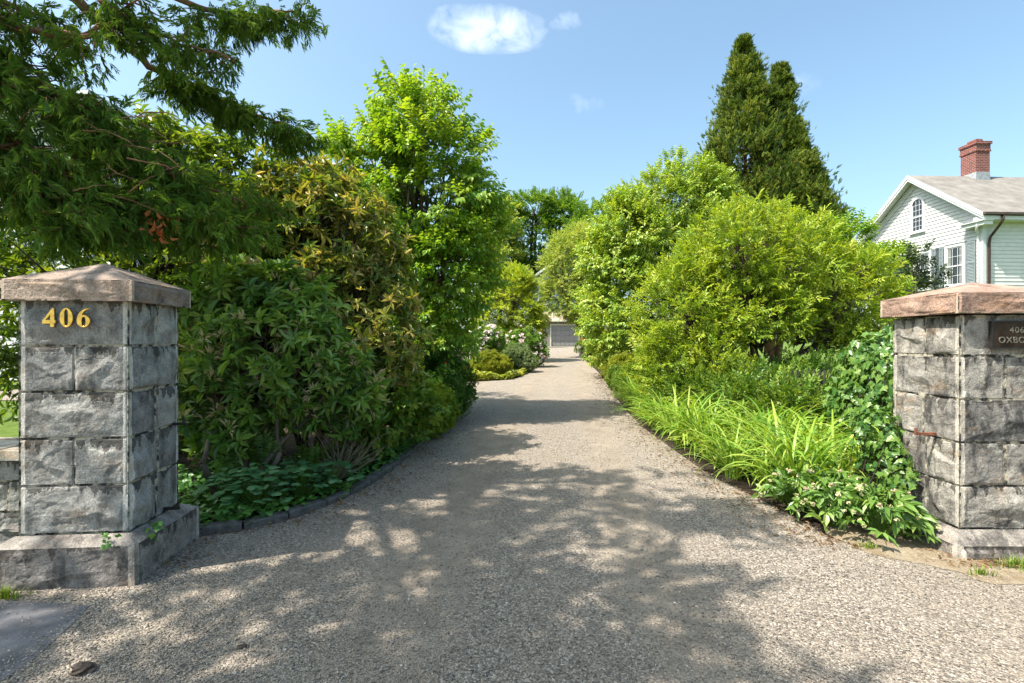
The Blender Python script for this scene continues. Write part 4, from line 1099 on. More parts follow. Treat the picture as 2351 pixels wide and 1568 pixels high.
shrub('yew_shrub', 'low dark evergreen shrub with bare twiggy base beside the fern', 'shrub', (-2.05, 5.95), [(-2.15, 6.0, .98, .42, .32, .22), (-1.85, 6.05, .9, .36, .3, .22), (-2.4, 5.9, .8, .26, .26, .2)], sp_ball(.035, .010, 16), M['l_azalea'], M['twig'], 120, .12, 22, stems=7, r0=.012, twigs=150, spread=.10, fork=.25, thin=.003, zmin=.5)
g = Geo(); rt = thing('bare_twigs', 'bare pale twigs fanning out of the left bed by the edging', 'twigs', (-1.95, 5.75, float(zp(5.75))))
for q in range(46):
    a = random.uniform(-1.3, 1.3); L = random.uniform(.35, .75); b0 = np.array([-1.97 + random.uniform(-.05, .05), 5.75 + random.uniform(-.05, .05), float(zp(5.75))])
    e = b0 + [math.sin(a) * L * .75, -random.uniform(-.1, .25), L * math.cos(a) * .8 + .1]; P = path(b0, e, 6, .08, .02); g.tube(P, (.006, .0025), 5)
    if q % 2: g.tube(path(P[3], P[3] + [math.sin(a + .5) * L * .4, -.05, L * .35], 4, .1), (.003, .0015), 4)
g.build('stems', [M['twig']], rt, smooth=True)

# ---- fern, heart-leaved plants and ivy under the left shrubs
def fern_mesh(g, base, n, L, up=1.1):
    for q in range(n):
        a = random.uniform(0, 2 * math.pi); lean = random.uniform(.15, .5); l = L * random.uniform(.7, 1.1)
        e = base + np.array([math.cos(a) * lean * l, math.sin(a) * lean * l - .05, l * up]); P = path(base, e, 12, .03, .03, out=(0, 0, l * .18))
        g.tube(P, (.005, .002), 4, 1)
        t = unit(np.gradient(P, axis=0)); sd = unit(np.cross(t, [math.cos(a), math.sin(a), .6]))
        for k in range(4, 12):
            w_ = .10 * l * math.sin(math.pi * (k - 2.5) / 10.5) + .015
            for s in (-1, 1):
                for h2 in (0, .5):
                    pp = P[k] if not h2 else (P[k] + P[max(0, k - 1)]) / 2; V = t_leaf(w_ * 1.4, .017, .15, .05)[0]; F = frame((sd[k] * s + t[k] * .3)[None], np.cross(sd[k], t[k])[None] * 1.0)[0]
                    g.add(V @ F.T + pp, [[0, 1, 2], [0, 2, 3]], 0, random.random())
for (x, y, n, L, lab) in ((-2.55, 5.35, 11, .62, 'tall upright fern in front of the dark rhododendron'), (-2.15, 5.5, 7, .42, 'small fern among the heart-leaved plants')):
    rt = thing('fern', lab, 'fern', (x, y, float(zp(y)))); g = Geo(); fern_mesh(g, np.array([x, y, float(zp(y))]), n, L); g.build('fronds', [M['l_fern'], M['l_fern']], rt)
rt0 = None
for q, (x, y, s, lab) in enumerate([(-2.35, 4.75, 1.15, 'largest heart-leaved plant in the middle of the ivy bed'), (-2.05, 5.0, 1.0, 'silvery heart-leaved plant just right of the largest one'), (-2.65, 4.85, 1.0, 'heart-leaved plant close to the numbered pillar'), (-1.85, 5.3, .9, 'heart-leaved plant below the bare twigs'), (-2.2, 5.2, .95, 'heart-leaved plant at the foot of the tall fern')]):
    if rt0 is None:
        rt0 = rt = thing('heartleaf_plant', lab, 'plant', (x, y, float(zp(y))), 'heart-leaved plants under the left shrubs')
        g = Geo(); n = 95; a = rng.random(n) * 6.283; rr = .30 * rng.random(n) ** .55; zz = .12 + .22 * (1 - (rr / .30) ** 2) + rng.random(n) * .05
        P = np.stack([np.cos(a) * rr, np.sin(a) * rr, zz], 1); D = np.stack([np.cos(a), np.sin(a), -.25 + .3 * rng.random(n)], 1); scatter(g, [simple(HEART)], P, D, np.tile([0, 0, 1.], (n, 1)) + np.stack([np.cos(a), np.sin(a), a * 0], 1) * .5 + rng.normal(size=(n, 3)) * .2, rng.uniform(.045, .085, n))
        g.build('leaves', [M['l_brun']], rt, smooth=True, local=True)
        g = Geo()
        for i in range(0, n, 2): g.tube([(0, 0, 0), P[i] * [.6, .6, .7], P[i]], (.003, .002), 4)
        g.build('stalks', [M['l_fern']], rt, local=True); rt.scale = (s,) * 3
    else:
        copy_tree(rt0, (x, y, float(zp(y))), random.uniform(0, 6), s, lab)

def leafbed(name, label, n, poly_fn, size, tm, mats, height=.08, up=1.0):
    P = poly_fn(n); n = len(P); z = zp(P[:, 1]) + .03 + height * fbm(np.concatenate([P * 2.3, P[:, :1] * 0], 1), 8, 3) * 1.6 * rng.random(n)
    a = rng.random(n) * 6.283; D = np.stack([np.cos(a), np.sin(a) - .4, -.1 + .4 * rng.random(n)], 1); U = np.tile([0, -.35, up], (n, 1)) + rng.normal(size=(n, 3)) * .35
    g = Geo(); scatter(g, tm, np.stack([P[:, 0], P[:, 1], z], 1), D, U, rng.uniform(size * .6, size * 1.25, n))
    return tag(g.build(name, mats, smooth=False), label, 'ground cover', kind='stuff')
def bed_left(n):
    y = 3.95 + 4.5 * rng.random(n) ** 1.3; x0 = np.array([xl(q) + .03 for q in y]); wd = np.interp(y, [3.95, 4.15, 5.5, 7, 8.5], [.5, 1.4, 2.6, .7, .35])
    # the bed starts at the pillar's back corner
    x = x0 - wd * rng.random(n) ** .8; P = np.stack([x, y], 1); return P[P[:, 0] > -4.4]
leafbed('ivy_groundcover', 'dark ivy carpet between the edging stones and the shrubs', 7000, bed_left, .05, [simple(IVY), simple(HEART)], [M['l_ivy']], .15)

# ---- the bed beyond the drive branch
r, C = shrub('maple', 'round lime-green Japanese maple above the pale rhododendrons', 'maple', (-.3, 27.5), [(-.1, 27, 3.6, 1.5, 1.4, 1.9), (.6, 26.6, 2.9, .95, 1, 1.2), (-.9, 27, 3.0, 1.2, 1.1, 1.4), (.9, 26.4, 2.2, .65, .7, .8), (0, 27, 4.7, .9, .9, .85)], sp_twig(.12, .055, 9, .28, False, .7, .1, 3), M['l_maple'], M['bark'], 300, .30, 14, stems=2, r0=.09, twigs=110, wood='trunk', part='crown', wup=.1, zmin=.9, flat=.35, gap=.26, gscale=1.4)
def rhodo_bloom(label, base, blobs, bm, nb, nleaf=130):
    r, C = shrub('rhododendron', label, 'rhododendron', base, blobs, sp_whorl(.15, .05, 8, False, .1, 3), M['l_rhodo'], M['bark_dark'], nleaf, .22, 6, r0=.03, twigs=40)
    g = Geo(); B = np.array(blobs); k = rng.integers(0, len(B), nb); d = rdir(nb); d[:, 1] = -abs(d[:, 1]); d[:, 2] = d[:, 2] * .8 + .1; d = unit(d)
    P = B[k, :3] + d * B[k, 3:6] * 1.04
    scatter(g, sp_ball(.10, .07, 16), P, d + [0, 0, .4], rdir(nb), rng.uniform(.75, 1.15, nb)); g.build('blossom', [bm, bm], r); return r
rhodo_bloom('white-blossomed rhododendron overhanging the bed corner below the maple', (-1.3, 19.5), [(-1.15, 19.3, 1.5, .55, .5, .65), (-.75, 19.2, 1.75, .35, .4, .4), (-1.35, 19.0, 1.05, .35, .4, .4)], M['bloom_white'], 58)
rhodo_bloom('blush-pink rhododendron in full bloom under the maple by the drive', (.5, 23.2), [(.55, 23.0, 1.5, .85, .7, .75), (1.0, 22.8, 1.05, .5, .5, .6), (0, 23.2, 1.4, .7, .6, .75)], M['bloom_pink'], 46)
shrub('golden_shrub', 'low golden-green mounded shrub at the bed corner', 'shrub', (-.9, 18.1), [(-.85, 18, .82, .55, .5, .45), (-.45, 17.9, .7, .4, .4, .35)], sp_ball(.05, .02, 14), M['l_gold'], M['bark_dark'], 170, .15, 18, r0=.02)
shrub('grey_shrub', 'grey-green rounded shrub next to the golden mound', 'shrub', (.15, 20.3), [(.2, 20.2, .95, .55, .5, .5), (.5, 20.0, .8, .35, .35, .35)], sp_ball(.06, .024, 12), M['l_grey'], M['bark_dark'], 130, .16, 16, r0=.02)
def bed_is(n):
    y = 16.45 + 12 * rng.random(n) ** 1.5; x = np.array([float(np.interp(q, iey, iex)) - .05 for q in y]) - 1.6 * rng.random(n) ** 1.3; return np.stack([x, y], 1)
leafbed('groundcover', 'lime green ground cover edging the bed beyond the branch', 5200, bed_is, .085, [simple(HEART), simple(IVY)], [M['l_gold']], .30)
shrub('red_leaf_shrub', 'small bronze-leaved shrub beside the garage door', 'shrub', (2.9, 46.5), [(2.85, 46.4, 3.4, .55, .5, .8), (2.7, 46.4, 2.3, .5, .5, .9)], sp_ball(.10, .05, 10), M['l_rhodo_gold'], M['bark_dark'], 80, .25, 14, r0=.03, twigs=20)
rt = thing('flower_pot', 'terracotta pot of orange flowers by the garage door', 'flower pot', (6.75, 48.2, float(zp(48.2))))
g = Geo(); z0 = float(zp(48.2)); g.tube([(6.75, 48.2, z0), (6.75, 48.2, z0 + .32), (6.75, 48.2, z0 + .33), (6.75, 48.2, z0 + .38)], [.15, .22, .25, .25], 14); g.build('pot', [plain('terracotta', (.34, .13, .07), .85)], rt)
g = Geo(); n = 120; d = rdir(n); d[:, 2] = abs(d[:, 2]); scatter(g, AZ, np.array([6.75, 48.2, z0 + .42]) + d * [.36, .36, .34], d, rdir(n), 1.5); g.build('foliage', [M['l_azalea'], M['bark']], rt)
g = Geo(); n = 60; d = rdir(n); d[:, 2] = abs(d[:, 2]); scatter(g, sp_ball(.07, .05, 8), np.array([6.75, 48.2, z0 + .44]) + d * [.38, .38, .36], d, rdir(n), 1.2); g.build('blossom', [M['bloom_red'], M['bloom_red']], rt)

# ---- far trees
OK_ = sp_twig(.30, .17, 9, .65, False, .7, .1, 3)
def far_tree(label, base, blobs, nc, cr, per, mat, r0=.35, **kw):
    return shrub('shade_tree', label, 'tree', base, blobs, OK_, mat, M['bark_dark'], nc, cr, per, stems=1, r0=r0, twigs=90, wood='trunk', part='crown', wup=.1, flat=.5, fork=.55, spread=.2, thin=.03, zmin=2.0, **kw)
far_tree('tall dark shade tree rising far behind the garage', (3.0, 66), [(3, 66, 14.5, 4.2, 4, 5.0), (-.5, 66, 13, 3.2, 3, 4.0), (6, 66, 15, 3.6, 3, 4.6), (3, 65, 18.6, 3.2, 3, 2.4), (-.5, 65, 17, 2.6, 3, 2.6), (6.6, 65, 17.5, 2.6, 3, 2.6), (-1, 66, 8.5, 3.0, 3, 3.5), (1.8, 66, 10, 3, 3, 3.5), (5.5, 66, 9, 4, 3, 4)], 420, .9, 16, M['l_oak'], gap=.27, gscale=.45)
far_tree('second shade tree just right of the tallest far one', (9.8, 58), [(9.6, 58, 13.8, 2.6, 3, 3.6), (8.0, 58, 12.5, 2.2, 2.5, 3.2), (13.5, 62, 15, 3.5, 3, 4.4), (11.5, 62, 8, 4, 3, 4.0)], 210, .95, 15, M['l_oak'], gap=.28, gscale=.45)
far_tree('loose pale-leaved tree left of the tallest far tree', (-2.0, 62), [(-1.6, 62, 15.0, 2.6, 2.5, 4.2), (-3.0, 62, 12, 2.6, 2.5, 4), (-1, 62, 10, 2.5, 2.5, 4)], 170, .95, 12, M['l_birch'], gap=.36, gscale=.5)
shrub('weeping_tree', 'pale fine-leaved tree hanging over the drive before the garage', 'tree', (4.9, 31), [(3.7, 30.5, 6.2, 1.5, 1.4, 2.0), (3.3, 30, 4.6, 1.3, 1.3, 1.6), (4.4, 30.5, 4.4, 1.3, 1.3, 1.8), (4.3, 31, 7.4, 1.2, 1.2, 1.2), (2.55, 30.0, 5.5, 1.0, .9, 1.3), (2.9, 30, 6.9, .9, .9, .9), (2.6, 29.8, 4.1, .7, .8, .9)], sp_twig(.10, .042, 10, .34, False, .7, .35, 3), M['l_birch'], M['bark'], 420, .33, 14, stems=2, r0=.10, twigs=140, wood='trunk', part='crown', wup=-.2, zmin=1.9, gap=.27, gscale=1.2)

# ---- right side of the drive
DR = sp_twig(.12, .062, 8, .32, True, .55, .5, 4, bend=.28)
shrub('dogwood', 'tall pale dogwood whose wall of leaves lines the right drive edge', 'dogwood', (4.0, 18.6), [(3.9, 18.2, 3.2, 1.3, 1.3, 2.5), (4.2, 18.4, 5.3, 1.3, 1.3, 1.55), (3.4, 17.6, 2.0, .85, 1.0, 1.3), (4.9, 17.9, 2.6, 1.3, 1.1, 2.0), (3.35, 18.2, 4.6, .75, .9, 1.0)], DR, M['l_dogwood_r'], M['bark'], 440, .33, 14, stems=3, r0=.08, twigs=150, wood='trunk', part='crown', wup=.15, zmin=.3, flat=.4, gap=.26, gscale=1.3)
shrub('dogwood', 'taller dogwood sloping up against the dark conifer', 'dogwood', (6.2, 19.6), [(5.4, 19.2, 6.6, 1.35, 1.2, 1.6), (6.7, 19.6, 7.1, 1.4, 1.2, 1.75), (6.0, 19.3, 4.8, 1.5, 1.3, 1.7), (7.6, 19.6, 6.0, 1.3, 1.2, 1.8)], DR, M['l_dogwood_r'], M['bark'], 330, .34, 14, stems=3, r0=.08, twigs=130, wood='trunk', part='crown', wup=.15, zmin=1.5, flat=.4, gap=.27, gscale=1.3)
shrub('dogwood', 'small leafy dogwood between the conifer and the white house', 'dogwood', (11.2, 16.5), [(10.5, 16.5, 4.3, 1.2, 1, 1.3), (11.6, 16.6, 3.9, 1.2, 1, .9), (9.6, 16.5, 3.2, 1.2, 1, 1.5), (12.2, 16.5, 3.2, .8, .8, .8)], DR, M['l_dogwood'], M['bark'], 200, .32, 11, stems=3, r0=.05, twigs=120, wood='trunk', part='crown', wup=.2, zmin=1.0, flat=.4, gap=.28)
rt, _c = None, None
# conifer with two leaders
FR = sp_frond(.25, 5, 5, .10, .22, (.25, .5))
con = thing('arborvitae', 'towering dark conifer with two pointed leaders behind the lime shrub', 'conifer', (10.8, 22.3, float(zp(22.3))))
g = Geo(); gt = Geo(); z0 = float(zp(22.3))
LEAD = [((9.95, 22.0), 14.6, 2.4, .34), ((11.65, 22.2), 13.6, 1.9, .27), ((13.0, 22.3), 9.4, 1.5, .46), ((8.8, 22.0), 10.2, 1.7, .42), ((11.9, 21.5), 10.6, 2.0, .40)]
for (cxy, top, rmax, sl) in LEAD:
    nb = int(215 * rmax); t = rng.random(nb) ** 1.15; z = top - .12 - t * (top - 2.4); a = rng.random(nb) * 6.283
    rad = np.minimum(rmax, .06 + (top - z) * sl) * rng.uniform(.45, 1.2, nb) * (.72 + .5 * fbm(np.stack([np.cos(a) * 1.6, np.sin(a) * 1.6, z * .7], 1), 21, 3))
    tip = np.stack([cxy[0] + np.cos(a) * rad, cxy[1] + np.sin(a) * rad, z], 1); per = 42; k = np.repeat(np.arange(nb), per); f = rng.random(len(k)) ** .6
    cr = np.clip(.09 + (top - z[k]) * .075, .10, .40)
    out = np.stack([np.cos(a), np.sin(a), a * 0], 1)[k]
    P = tip[k] - out * (1 - f)[:, None] * (rad[k] * .40)[:, None] + np.stack([rng.normal(size=len(k)), rng.normal(size=len(k)), rng.normal(size=len(k)) * .55], 1) * cr[:, None] * .6 + np.array([0, 0, 1.0]) * ((f - .6) * cr * 1.2)[:, None]
    n = len(P); D = out * .6 + np.array([0, 0, .75]) + rng.normal(size=(n, 3)) * .42; U = out * .7 + np.array([0, 0, .3]) + rng.normal(size=(n, 3)) * .45
    scatter(g, FR, P, D, U, rng.uniform(.55, 1.15, n), ivar=.8)
    for q in range(0, nb, 2):
        gt.tube(path((cxy[0], cxy[1], z[q] - rad[q] * .45), tip[q] + out[q * per] * .12 + [0, 0, .12], 4, .05), (.016, .004), 3)
    b0 = np.array([10.8 + (cxy[0] - 10.8) * .3, 22.2, z0]); gt.tube(path(b0, (cxy[0], cxy[1], top - .25), 10, .01), (.17, .012), 8)
    for q in range(26):
        zz = 2.2 + (top - 3) * q / 26; aa = random.uniform(0, 6.28); rr = min(rmax, .1 + (top - zz) * sl) * .8; pb = np.array([cxy[0], cxy[1], zz]); gt.tube(path(pb, pb + [math.cos(aa) * rr, math.sin(aa) * rr, rr * .45], 5, .05), (.03, .008), 5)
g.build('crown', [M['l_arbor'], M['bark_red']], con); gt.build('trunk', [M['bark_red']], con, smooth=True)

# lime shrub
LM = sp_twig(.088, .027, 9, .17, True, .6, -.05, 5, bend=.2, rise=.5)
shrub('lime_shrub', 'large spreading lime-yellow shrub with bare inner branches over the daylilies', 'shrub', (4.75, 10.2),
      [(4.7, 10, 3.0, 1.6, 1.2, 1.2), (3.3, 9.7, 2.1, .95, .9, 1.1), (6.2, 9.9, 2.45, 1.1, 1.0, .95), (2.95, 9.5, 1.15, .55, .6, .75), (5.5, 10.6, 3.4, 1.2, 1, .85), (4.2, 9.6, 3.4, .8, .8, .75), (3.7, 9.2, 1.3, .65, .5, .6), (7.0, 10, 2.0, .8, .8, .7), (4.4, 9.2, 2.1, .9, .5, .6)],
      LM, M['l_lime'], M['bark'], 900, .20, 13, stems=6, r0=.05, twigs=800, spread=.22, fork=.30, wout=.8, wup=.4, wr=1.4, zmin=.25, gap=.47, gscale=2.0, size=(.6, 1.4), carve=[(4.75, 8.9, 1.35, .85, 1.0, .50), (5.9, 9.0, 1.3, .6, .9, .35), (3.9, 8.6, 2.3, .4, .5, .22)])
shrub('understory_shrub', 'leafy green shrub in the shade under the lime-yellow branches', 'shrub', (4.4, 8.6), [(4.1, 8.6, .75, .9, .5, .45), (3.2, 8.9, .7, .55, .45, .4), (5.2, 8.9, .8, .7, .5, .5), (4.2, 7.5, .5, .55, .35, .5), (4.9, 7.55, .5, .5, .3, .42), (3.6, 7.9, .5, .5, .35, .4)], sp_twig(.075, .034, 8, .18, True, .8, 0, 3), M['l_green'], M['bark_dark'], 360, .18, 8, r0=.02, twigs=110, spread=.4, zmin=.1, gap=.25)
# shrubs by the far right edge
SM = sp_ball(.055, .026, 14)
for (lab, base, blobs, mat, nc) in (
    ('rounded yellow-green shrub at the foot of the pale dogwood', (3.5, 15.2), [(3.45, 15.2, .75, .5, .5, .5), (3.2, 15.8, .6, .35, .4, .4)], M['l_gold'], 120),
    ('low dark clump of leaves along the right drive edge below the dogwood', (3.2, 13.6), [(3.15, 13.6, .55, .35, .4, .32), (3.0, 14.3, .55, .3, .4, .3)], M['l_green'], 100),
    ('feathery pale shrub leaning on the daylily end nearest the garage', (2.95, 12.2), [(2.95, 12.2, .6, .38, .4, .42), (3.4, 12.0, .7, .5, .4, .5)], M['l_box'], 120),
    ('small dark evergreen at the drive bend before the garage', (4.4, 27.5), [(4.4, 27.5, 1.15, .55, .6, .55), (4.9, 27, 1.5, .7, .6, .8)], M['l_azalea'], 100),
    ('grassy tuft-leaved shrub near the garage flower pot', (5.0, 36), [(5.0, 36, 1.2, .6, .6, .45), (5.6, 37, 1.5, .7, .6, .7)], M['l_green'], 80),
    ('bright round shrub next to the weeping tree trunk', (4.2, 22.6), [(4.2, 22.6, 1.05, .65, .6, .65), (3.95, 21.6, .85, .45, .5, .45), (4.7, 23.5, 1.3, .7, .6, .9)], M['l_lime'], 150)):
    shrub('border_shrub', lab, 'shrub', base, blobs, SM, mat, M['bark_dark'], nc, .16, 16, r0=.02, twigs=30, group='border shrubs along the right drive edge')

# daylilies: five clumps modelled, copied along the edge
def lily_mesh(seed, n=64, L=.88):
    g = Geo(); rg = np.random.default_rng(seed)
    for q in range(n):
        a = rg.uniform(0, 6.283); l = L * rg.uniform(.6, 1.15); b0 = np.array([rg.normal() * .06, rg.normal() * .06, -.02]); el = rg.uniform(.75, 1.45); cv = rg.uniform(1.2, 2.5); w = rg.uniform(.008, .0135)
        k = 9; P = [b0]; e = el
        for i in range(k):
            P.append(P[-1] + np.array([math.cos(a) * math.cos(e), math.sin(a) * math.cos(e), math.sin(e)]) * l / k); e -= cv / k * (0.4 + 1.2 * i / k)
        P = np.array(P); sd = np.array([-math.sin(a), math.cos(a), rg.normal() * .25]); ww = w * np.array([.8, 1, 1.1, 1.1, 1.05, 1, .9, .75, .5, .08]); t = np.gradient(P, axis=0); nn = unit(np.cross(t, sd))
        Lf = P + sd * ww[:, None] + nn * (-.25) * ww[:, None]; Rt = P - sd * ww[:, None] + nn * (-.25) * ww[:, None]
        V = np.stack([Lf, P, Rt], 1).reshape(-1, 3); T = []
        for i in range(k):
            o = i * 3
            for c in (0, 1): T += [[o + c, o + c + 1, o + c + 4], [o + c, o + c + 4, o + c + 3]]
        g.add(V, T, 0, rg.random())
    return g
spots = []
for y in np.arange(5.05, 12.0, .40):
    x = xr(y) + .30
    spots.append((x + random.uniform(-.05, .08), y)); spots.append((x + .42 + random.uniform(-.08, .08), y + random.uniform(.05, .3)))
    if y < 9.3: spots.append((x + .85 + random.uniform(-.1, .1), y + random.uniform(.1, .4)))
    if y < 7.4: spots.append((x + 1.25 + random.uniform(-.1, .1), y + random.uniform(.2, .5)))
    if y < 6.0: spots.append((x + 1.6 + random.uniform(-.1, .1), y + random.uniform(.1, .4)))
    if y < 5.3: spots.append((x + .8, y + .02)); spots.append((x + 1.15, y - .1))
protos = [lily_mesh(100 + q).build('daylily', [M['l_lily']], smooth=True) for q in range(5)]
for q, (x, y) in enumerate(spots):
    o = protos[q] if q < 5 else protos[q % 5].copy()
    if q >= 5: COL.objects.link(o)
    o.location = (x, y, float(zp(y))); o.rotation_euler = (0, 0, random.uniform(0, 6.28)); s = random.uniform(.78, 1.2); o.scale = (s, s, s * random.uniform(.9, 1.2))
    tag(o, 'arching yellow-green daylily clump in the band along the right drive edge', 'daylily', 'daylily clumps along the right drive edge', 'thing')

# hellebores: one modelled, copied with its parts
def hellebore():
    rt = thing('hellebore', 'hellebore', 'hellebore', (0, 0, 0), 'hellebores by the right gate pillar')
    PLS = []
    for v in range(4):
        it = []; nl = random.choice((5, 6, 7))
        for k in range(nl):
            a = -1.2 + 2.4 * k / (nl - 1) + random.uniform(-.2, .2); it.append((t_leaf(.13, .042, random.uniform(.1, .45), .12, True), (0, 0, 0), (math.cos(a), math.sin(a), random.uniform(-.45, .3)), (random.uniform(-.3, .3), random.uniform(-.3, .3), 1), random.uniform(.65, 1.1)))
        PLS.append(assemble(it))
    g = Geo(); n = 58; a = rng.random(n) * 6.283; rr = .07 + .24 * rng.random(n); zz = .32 - .18 * (rr / .3) ** 2 + rng.normal(size=n) * .04
    P = np.stack([np.cos(a) * rr, np.sin(a) * rr, zz], 1); D = np.stack([np.cos(a), np.sin(a), -.3 + .6 * rng.random(n)], 1) + rng.normal(size=(n, 3)) * .35
    scatter(g, PLS, P, D, np.tile([0, 0, 1.], (n, 1)) + D * .4 + rng.normal(size=(n, 3)) * .45, rng.uniform(.6, 1.15, n)); g.build('leaves', [M['l_hell']], rt, local=True)
    g = Geo()
    for i in range(n): g.tube([(0, 0, 0), P[i] * [.5, .5, .75], P[i]], (.004, .0025), 4)
    g.build('stalks', [M['l_fern']], rt, local=True)
    it = []
    for k in range(5):
        b_ = k * 6.283 / 5; it.append((t_leaf(.034, .036, -.25, -.05, False), (0, 0, 0), (.75, math.cos(b_) * .7, math.sin(b_) * .7), (1, -math.cos(b_), -math.sin(b_)), 1))
    CUP = assemble(it); g = Geo(); n = 20; a = rng.random(n) * 6.283; rr = .12 + .24 * rng.random(n)
    P = np.stack([np.cos(a) * rr, np.sin(a) * rr, .36 - .9 * rr ** 1.1 + .1 + rng.normal(size=n) * .04], 1)
    scatter(g, [CUP], P, np.stack([np.cos(a) * .8, np.sin(a) * .8, -.5 + a * 0], 1) + rng.normal(size=(n, 3)) * .25, rdir(n), rng.uniform(.8, 1.25, n)); g.build('blossom', [M['hell_fl']], rt, local=True)
    return rt
hb = hellebore()
hs = [(3.0, 4.15, .95, 'front hellebore whose pale blooms touch the right pillar plinth'), (2.72, 4.38, .9, 'hellebore with creamy blooms second out from the right plinth'), (2.62, 4.75, .95, 'hellebore at the foot of the first daylilies, spilling onto the gravel'), (2.88, 4.62, 1.05, 'tall hellebore behind the creamy blooms'), (3.12, 4.42, 1.0, 'hellebore tucked against the left face of the plaque pillar'), (2.95, 4.85, .9, 'broad-leaved hellebore between daylilies and ivy'), (3.2, 4.16, .65, 'smallest hellebore squeezed beside the plinth')]
for q, (x, y, s, lab) in enumerate(hs):
    if q == 0: hb.location = (x, y, 0); hb['label'] = lab
    else: copy_tree(hb, (x, y, float(zp(y))), random.uniform(0, 6), s, lab)

# ivy: mound behind the pillar, and creeping on its face
IV = sp_twig(.05, .05, 1, .02, nvar=1)
def ivy(label, base, blobs, n, size, mat, wup=.2, gap=0.2, zmin=.05, stems=40):
    rt = thing('ivy', label, 'ivy', (base[0], base[1], float(zp(base[1]))))
    C, O, ids = clumps(blobs, n, 0, 9, zmin); P = C + rdir(len(C)) * .04; keep = fbm(P * 3, 31, 3) > gap * (.3 + .7 * rng.random(len(P))); P, O = P[keep], O[keep]; n = len(P)
    D = np.cross(O, rdir(n)) + np.array([0, 0, -.9]) + O * .25; g = Geo(); scatter(g, [simple(IVY)], P, D, O + np.array([0, 0, wup]) + rng.normal(size=(n, 3)) * .35, rng.uniform(size * .55, size * 1.2, n)); g.build('leaves', [mat], rt)
    g = Geo(); B = np.array(blobs)
    for q in range(stems):
        k = rng.integers(0, n); b0 = np.array([base[0] + random.uniform(-.2, .2), base[1] + random.uniform(-.2, .2), float(zp(base[1]))]); g.tube(path(b0, P[k] - O[k] * .05, 6, .1), (.007, .003), 5)
    g.build('stems', [M['bark_dark']], rt, smooth=True); return rt
ivy('tall ivy mound smothering the fence end behind the right gate pillar', (4.1, 6.3), [(4.5, 6.4, .95, .42, .6, .75), (4.35, 5.9, .95, .28, .5, .60), (4.85, 6.5, 1.25, .40, .5, .52), (4.3, 5.4, 1.15, .20, .35, .42), (4.2, 6.3, .8, .25, .4, .4)], 3900, .085, M['l_ivy_sun'], gap=.36)
ivy('ivy creeping up the drive side of the right gate pillar', (3.2, 4.75), [(3.27, 4.5, .45, .11, .28, .42), (3.26, 4.6, .82, .12, .24, .22)], 900, .06, M['l_ivy_sun'], gap=.25)
ivy('small ivy sprigs rooted in the joint above the left plinth', (-2.55, 3.33), [(-2.62, 3.335, .33, .03, .02, .035), (-2.43, 3.5, .33, .03, .03, .035)], 26, .035, M['l_ivy'], gap=0, stems=0)

# picket fence behind the ivy
ft = thing('picket_fence', 'low dark picket fence showing under the lime shrub beside the ivy', 'fence', (4.5, 8.0, float(zp(8))))
for x in np.arange(4.2, 7.6, .085):
    g = Geo(); z0 = float(zp(8)); hh = 1.06 + random.uniform(-.02, .02); g.box((x, 8.0, z0), (x + .026, 8.02, z0 + hh)); g.build('picket', [M['fence']], ft)
g = Geo()
for z in (.2, .82): g.box((4.15, 8.022, z + .1), (7.6, 8.06, z + .17))
g.build('rail', [M['fence']], ft)

# grass tufts at the plinth feet
def tuft(label, x, y, n, L, wd):
    g = Geo(); z0 = float(zp(y)) + .008
    for q in range(n):
        a = random.uniform(0, 6.28); r_ = abs(random.gauss(0, wd)); b0 = np.array([x + math.cos(a) * r_ * 1.5, y + math.sin(a) * r_ * .6, z0]); l = L * random.uniform(.5, 1.2); a2 = random.uniform(0, 6.28); tp = b0 + [math.cos(a2) * l * .5, math.sin(a2) * l * .5, l * .8]; md = (b0 + tp) / 2 + [0, 0, l * .12]; s = np.array([-math.sin(a2), math.cos(a2), 0]) * .0028
        g.add([b0 - s, b0 + s, md - s * .8, md + s * .8, tp], [[0, 1, 3], [0, 3, 2], [2, 3, 4]], 0, random.random())
    tag(g.build('grass_tuft', [M['l_grass']]), label, 'grass tuft', 'grass tufts at the pillar feet', 'thing')
for (x, y, n, L, w, lab) in ((3.55, 3.62, 140, .09, .06, 'green grass tuft against the right plinth corner'), (3.2, 3.5, 70, .06, .05, 'sparse grass on the sandy verge before the right plinth'), (3.95, 3.5, 150, .08, .07, 'wider grass patch under the bronze plaque'), (-3.15, 3.18, 170, .08, .045, 'grass along the foot of the left plinth'), (-3.28, 3.1, 60, .22, .04, 'tall grass stalks by the left plinth edge'), (2.75, 3.95, 60, .06, .04, 'weedy tuft on the gravel before the hellebores')): tuft(lab, x, y, n, L, w)

# young tree before the white house
r, C = shrub('young_tree', 'slender dark-leaved young tree standing before the white house windows', 'tree', (9.65, 12.2), [(9.45, 12, 2.9, .22, .25, .75), (9.85, 12, 2.7, .22, .25, .6), (9.55, 12, 3.6, .12, .15, .4), (9.95, 12, 3.2, .15, .15, .3)], sp_twig(.10, .05, 7, .2, True, .6, .2, 3), M['l_plum'], M['bark'], 60, .13, 3, stems=2, r0=.022, twigs=40, wood='trunk', part='crown', spread=.1, fork=.5, zmin=1.6)
# leafy mass that closes the view left of the drive
shrub('hedge_shrub', 'sunlit lime green shrub glowing behind the bronze rhododendron', 'shrub', (-4.4, 11.5), [(-4.4, 11.3, 2.6, 1.8, 1.2, 2.2), (-6.3, 11.8, 2.2, 1.6, 1.2, 1.8), (-3.4, 11.6, 3.4, 1.1, 1, 1.6), (-7.8, 11.5, 1.6, 1.4, 1, 1.5)], DW, M['l_lime'], M['bark'], 260, .36, 11, stems=3, r0=.05, twigs=80, zmin=.2, gap=.25)

